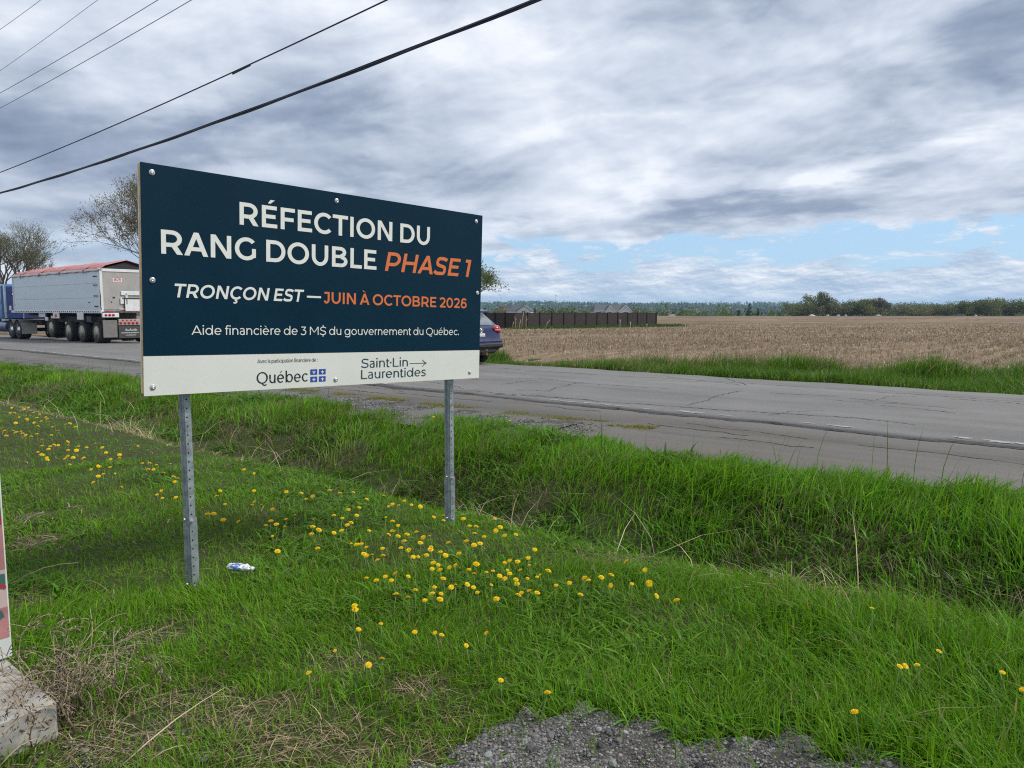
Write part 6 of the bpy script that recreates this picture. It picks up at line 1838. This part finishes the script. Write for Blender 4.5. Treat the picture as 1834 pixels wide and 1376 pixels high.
SINGLE = [(635, 1080, 'upper of two touching dandelions in the lawn below the bottle'), (636, 1088, 'lower of two touching dandelions in the lawn below the bottle'), (682, 1113, 'small dandelion alone below the dense drift of dandelions'), (642, 1122, 'half closed dandelion below the two touching dandelions'), (743, 1128, 'leftmost of three dandelions in a row below the dense drift'), (779, 1128, 'middle of three dandelions in a row below the dense drift'), (791, 1133, 'rightmost of three dandelions in a row below the dense drift'), (871, 1129, 'flat dandelion alone right of a row of three'),
          (835, 1151, 'small dandelion alone below a row of three dandelions'), (600, 1160, 'lone dandelion nearest the bare straw patches'), (684, 1175, 'upper of two faded dandelions near the bottom lawn edge'), (660, 1186, 'lower of two faded dandelions near the bottom lawn edge'), (553, 1200, 'closing dandelion lowest on the left lawn'), (897, 1213, 'dandelion left of the last one above the gravel patch'), (981, 1235, 'dandelion closest above the gravel patch'),
          (996, 1044, 'dandelion just beyond the right drift, leftmost of a sparse row'), (1020, 1039, 'second dandelion of the sparse row right of the drift'), (1040, 1060, 'low dandelion below the sparse row right of the drift'), (1047, 1030, 'upper of two overlapping dandelions in the sparse row'), (1054, 1035, 'lower of two overlapping dandelions in the sparse row'), (1077, 1029, 'tilted dandelion left of the broad open one in the sparse row'), (1095, 1026, 'broad open dandelion at the middle of the sparse row'), (1094, 1044, 'small dandelion under the broad open one in the sparse row'), (1122, 1002, 'tall dandelion standing above the sparse row'), (1155, 1017, 'dandelion right of the tall one above the sparse row'), (1132, 1040, 'sideways turned dandelion under the tall one'), (1163, 1039, 'leaning dandelion near the right end of the sparse row'), (1176, 1063, 'flat dandelion low at the right end of the sparse row'),
          (1212, 1069, 'last dandelion at the right end of the sparse row'), (1562, 1083, 'lone dandelion below the pale straw tuft on the right lawn'), (1531, 1267, 'dandelion lowest in the tall grass on the right'), (1612, 1186, 'left one of two touching dandelions in the tall right grass'), (1622, 1186, 'right one of two touching dandelions in the tall right grass'), (1643, 1184, 'dandelion just right of two touching ones in the tall grass'), (1682, 1160, 'thin dandelion highest in the tall right grass'), (1796, 1199, 'dandelion far out in the tall right grass'), (1831, 1229, 'dandelion cut by the right edge of the view'),
          (777, 775, 'lone dandelion on the far ditch bank left of the right signpost'), (913, 797, 'lone dandelion on the far ditch bank right of the right signpost')]
def ground_hit(px, py, h):
    z = h
    for _ in range(6):
        x, y = at(px, py, z); z = float(H(x, y)) + h
    return x, y
rd = random.Random(99)
def dandelion(px, py, label, group=None):
    i = rd.randrange(4)
    dist = at(px, py)[1]
    h = HS[i] * (1.0 if py < 1000 else 1.05)
    rightness = 1.35 if px > 1000 and py > 980 else 1.0
    x, y = ground_hit(px, py, h * rightness + .006)
    o = empty('dandelion', (x, y, float(H(x, y))), 0, label, 'dandelion', group)
    o.scale = (1, 1, rightness)
    s_ = bpy.data.objects.new('stem', STEMS[i][rd.randrange(3)]); COL.objects.link(s_); s_.parent = o; s_.rotation_euler = (0, 0, rd.random() * 6.28)
    f_ = bpy.data.objects.new('flower_head', HEADS[rd.randrange(5)]); COL.objects.link(f_); f_.parent = o
    f_.location = (0, 0, HS[i] * .995)
    k = (0.95 + .25 * rd.random()) * (1.35 if dist > 8 else (1.12 if dist > 4.6 else (0.96 if dist > 3.9 else 0.80)))
    if rd.random() < .10: k *= .68
    f_.scale = (k, k, k * (1.0 / rightness))
    f_.rotation_mode = 'ZYX'
    f_.rotation_euler = (rd.gauss(.22, .24), rd.gauss(0, .24), rd.random() * 6.28)
for key, txt in D_.items():
    v = [int(a) for a in txt.split()]
    for px, py in zip(v[::2], v[1::2]):
        dandelion(px, py, LAB[key], LAB[key].replace('yellow dandelion', 'dandelions').replace('small ', ''))
for px, py, lab in SINGLE: dandelion(px, py, lab)

# ------------------------------------------------------------------ withered weed and loose stalks by the footing
M_WEED = pmat('withered_stem', (.33, .26, .175), .85, var=.35, vscale=18)
M_WEEDD = pmat('dark_seed_husk', (.050, .036, .029), .9, var=.3, vscale=30)
wx, wy = at(150, 1280)
weed = empty('withered_weed', (wx, wy, float(H(wx, wy))), 0, 'tangled brown withered weed bush beside the concrete footing', 'weed')
m_ = MB(); m2 = MB(); r_ = random.Random(5)
def weed_stem(p, d, ln, rad, lev):
    pts = [p]; q = p.copy(); dd = d.copy()
    for k in range(6):
        dd = (dd + Vector((r_.gauss(0, .22), r_.gauss(0, .22), -.06 - .04 * k * (lev > 0)))).normalized()
        q = q + dd * ln / 6
        if q.z < .01: q.z = .01 + r_.random() * .02
        pts.append(q.copy())
    m_.tube(pts, [rad * (1 - .7 * k / 6) for k in range(7)], 4)
    for k in range(2, 7):
        ou, os_ = US(pts[k].x + wx + 1.70, pts[k].y + wy - 2.67)
        if ou < -.06 and os_ > .06: continue
        for _ in range(2 if lev else 1):
            if r_.random() < .34:
                c = pts[k] + Vector((r_.gauss(0, .008), r_.gauss(0, .008), r_.gauss(0, .008))); s = .003 + .0035 * r_.random()
                t_ = m2 if r_.random() < .75 else m_
                dv = Vector((r_.gauss(0, 1), r_.gauss(0, 1), r_.gauss(-.4, .6))).normalized()
                t_.tube([c, c + dv * s * 1.5, c + dv * s * 3 + Vector((0, 0, -.004))], [s * .25, s * .45, s * .1], 4)
    if lev < 2:
        for _ in range(3):
            k = r_.randint(2, 5)
            nd = (dd + Vector((r_.gauss(0, .8), r_.gauss(0, .8), r_.gauss(.1, .4)))).normalized()
            weed_stem(pts[k], nd, ln * (.35 + .3 * r_.random()), rad * .6, lev + 1)
for k in range(36):
    a = r_.random() * 6.28
    weed_stem(Vector((r_.gauss(0, .09), r_.gauss(0, .09), 0)), Vector((math.cos(a) * .34 - .04, math.sin(a) * .34, 1.0)), .22 + .19 * r_.random(), .0032, 0)
for k in range(16):
    a = r_.random() * 6.28
    weed_stem(Vector((-.10 + r_.gauss(0, .03), -.05 + r_.gauss(0, .03), .0)), Vector((math.cos(a) * .5, math.sin(a) * .4, .8)), .12 + .12 * r_.random(), .0026, 0)
m_.build('stems', M_WEED, weed); m2.build('seed_husks', M_WEEDD, weed)
def stalk(pa, pb, za, zb, label, rad=.0028, bow=.02):
    ax, ay = at(*pa, za); bx, by = at(*pb, zb)
    m = MB(); a = Vector((ax, ay, za)); b = Vector((bx, by, zb)); mid = a.lerp(b, .5) + Vector((0, 0, bow))
    m.tube([a - a, a.lerp(b, .25) - a + Vector((0, 0, bow * .7)), mid - a, a.lerp(b, .75) - a + Vector((0, 0, bow * .7)), b - a], [rad, rad, rad * .9, rad * .7, rad * .4], 6)
    props(m.build('dry_stalk', pmat('straw_stem', (.40, .33, .22), .75, var=.2) if 'straw_stem' not in bpy.data.materials else bpy.data.materials['straw_stem'], None, a), label, 'stalk')
stalk((215, 1374), (402, 1232), .03, .10, 'longest pale dry stalk lying across the straw by the weed bush')
stalk((255, 1376), (330, 1335), .02, .05, 'short pale stalk lying below the longest one at the bottom edge')
stalk((0, 1372), (70, 1322), .03, .06, 'pale stalk lying before the concrete footing')
stalk((20, 1046), (140, 1008), .16, .30, 'thin arching stalk behind the concrete footing', .0022, .03)
stalk((190, 1165), (270, 1127), .20, .26, 'thin straight stalk rising right out of the weed bush', .0022, .01)

# ------------------------------------------------------------------ crushed plastic bottle in the grass
bx, by = at(428, 1016, .06)
bz = float(H(bx, by)) + .085
m, t, b = new_mat('clear_crumpled_plastic')
b.inputs['Base Color'].default_value = (.72, .74, .74, 1); b.inputs['Roughness'].default_value = .18; b.inputs['Specular IOR Level'].default_value = .8
tc = t.n('ShaderNodeTexCoord'); t.put(b.inputs['Base Color'], t.mix(t.sstep(t.noise(tc.outputs['Object'], 60, 4), .35, .65), (.42, .46, .46), (.82, .84, .84)))
M_PET = m
bott = empty('plastic_bottle', (bx, by, bz), R(-8), 'crushed clear plastic bottle with a blue label lying in the lawn grass', 'bottle')
def bottle_part(name, prof, mat, seed, n=20, amp=.0035):
    m_ = MB(); m_.lathe((0, 0, 0), (1, 0, -.08), prof, n)
    r_ = np.random.default_rng(seed)
    m_.v = [Vector((p.x + r_.normal(0, amp * .5), p.y * 1.0 + r_.normal(0, amp), p.z * .66 + r_.normal(0, amp))) for p in m_.v]
    return m_.build(name, mat, bott)
bottle_part('bottle_shell', [(-.067, .012), (-.066, .024), (-.060, .029), (-.052, .026), (-.044, .030), (-.03, .029), (.0, .028), (.02, .030), (.030, .026), (.038, .030), (.046, .027), (.056, .025), (.066, .018), (.074, .0125), (.083, .0125)], M_PET, 1)
bottle_part('label_wrap', [(-.042, .0305), (-.036, .0325), (-.026, .0312), (-.014, .0328), (-.002, .031), (.008, .0322), (.014, .0315)], pmat('blue_white_label', (.10, .18, .42), .4, var=.5, vscale=90, dirt=((.55, .58, .66), .8)), 2, amp=.0022)
bottle_part('bottle_cap', [(.080, .0145), (.081, .015), (.092, .015), (.094, .0135)], M_WHITEP, 3, amp=.0003)

# ------------------------------------------------------------------ thin spring haze over the whole place
mb = MB(); mb.box((0, 1800, 26), (14000, 12500, 78))
hz = mb.build('haze', [])
m, t, b = new_mat('haze_air')
out = [n for n in m.node_tree.nodes if n.type == 'OUTPUT_MATERIAL'][0]
m.node_tree.nodes.remove(b)
pv = t.n('ShaderNodeVolumePrincipled')
pv.inputs['Color'].default_value = (.42, .68, 1.0, 1)
pv.inputs['Density'].default_value = 1.25e-4
pv.inputs['Anisotropy'].default_value = 0.1
t.put(out.inputs['Volume'], pv.outputs[0])
hz.data.materials.append(m)
props(hz, 'thin pale blue air that fades the far woods and hills', 'haze', kind='stuff')
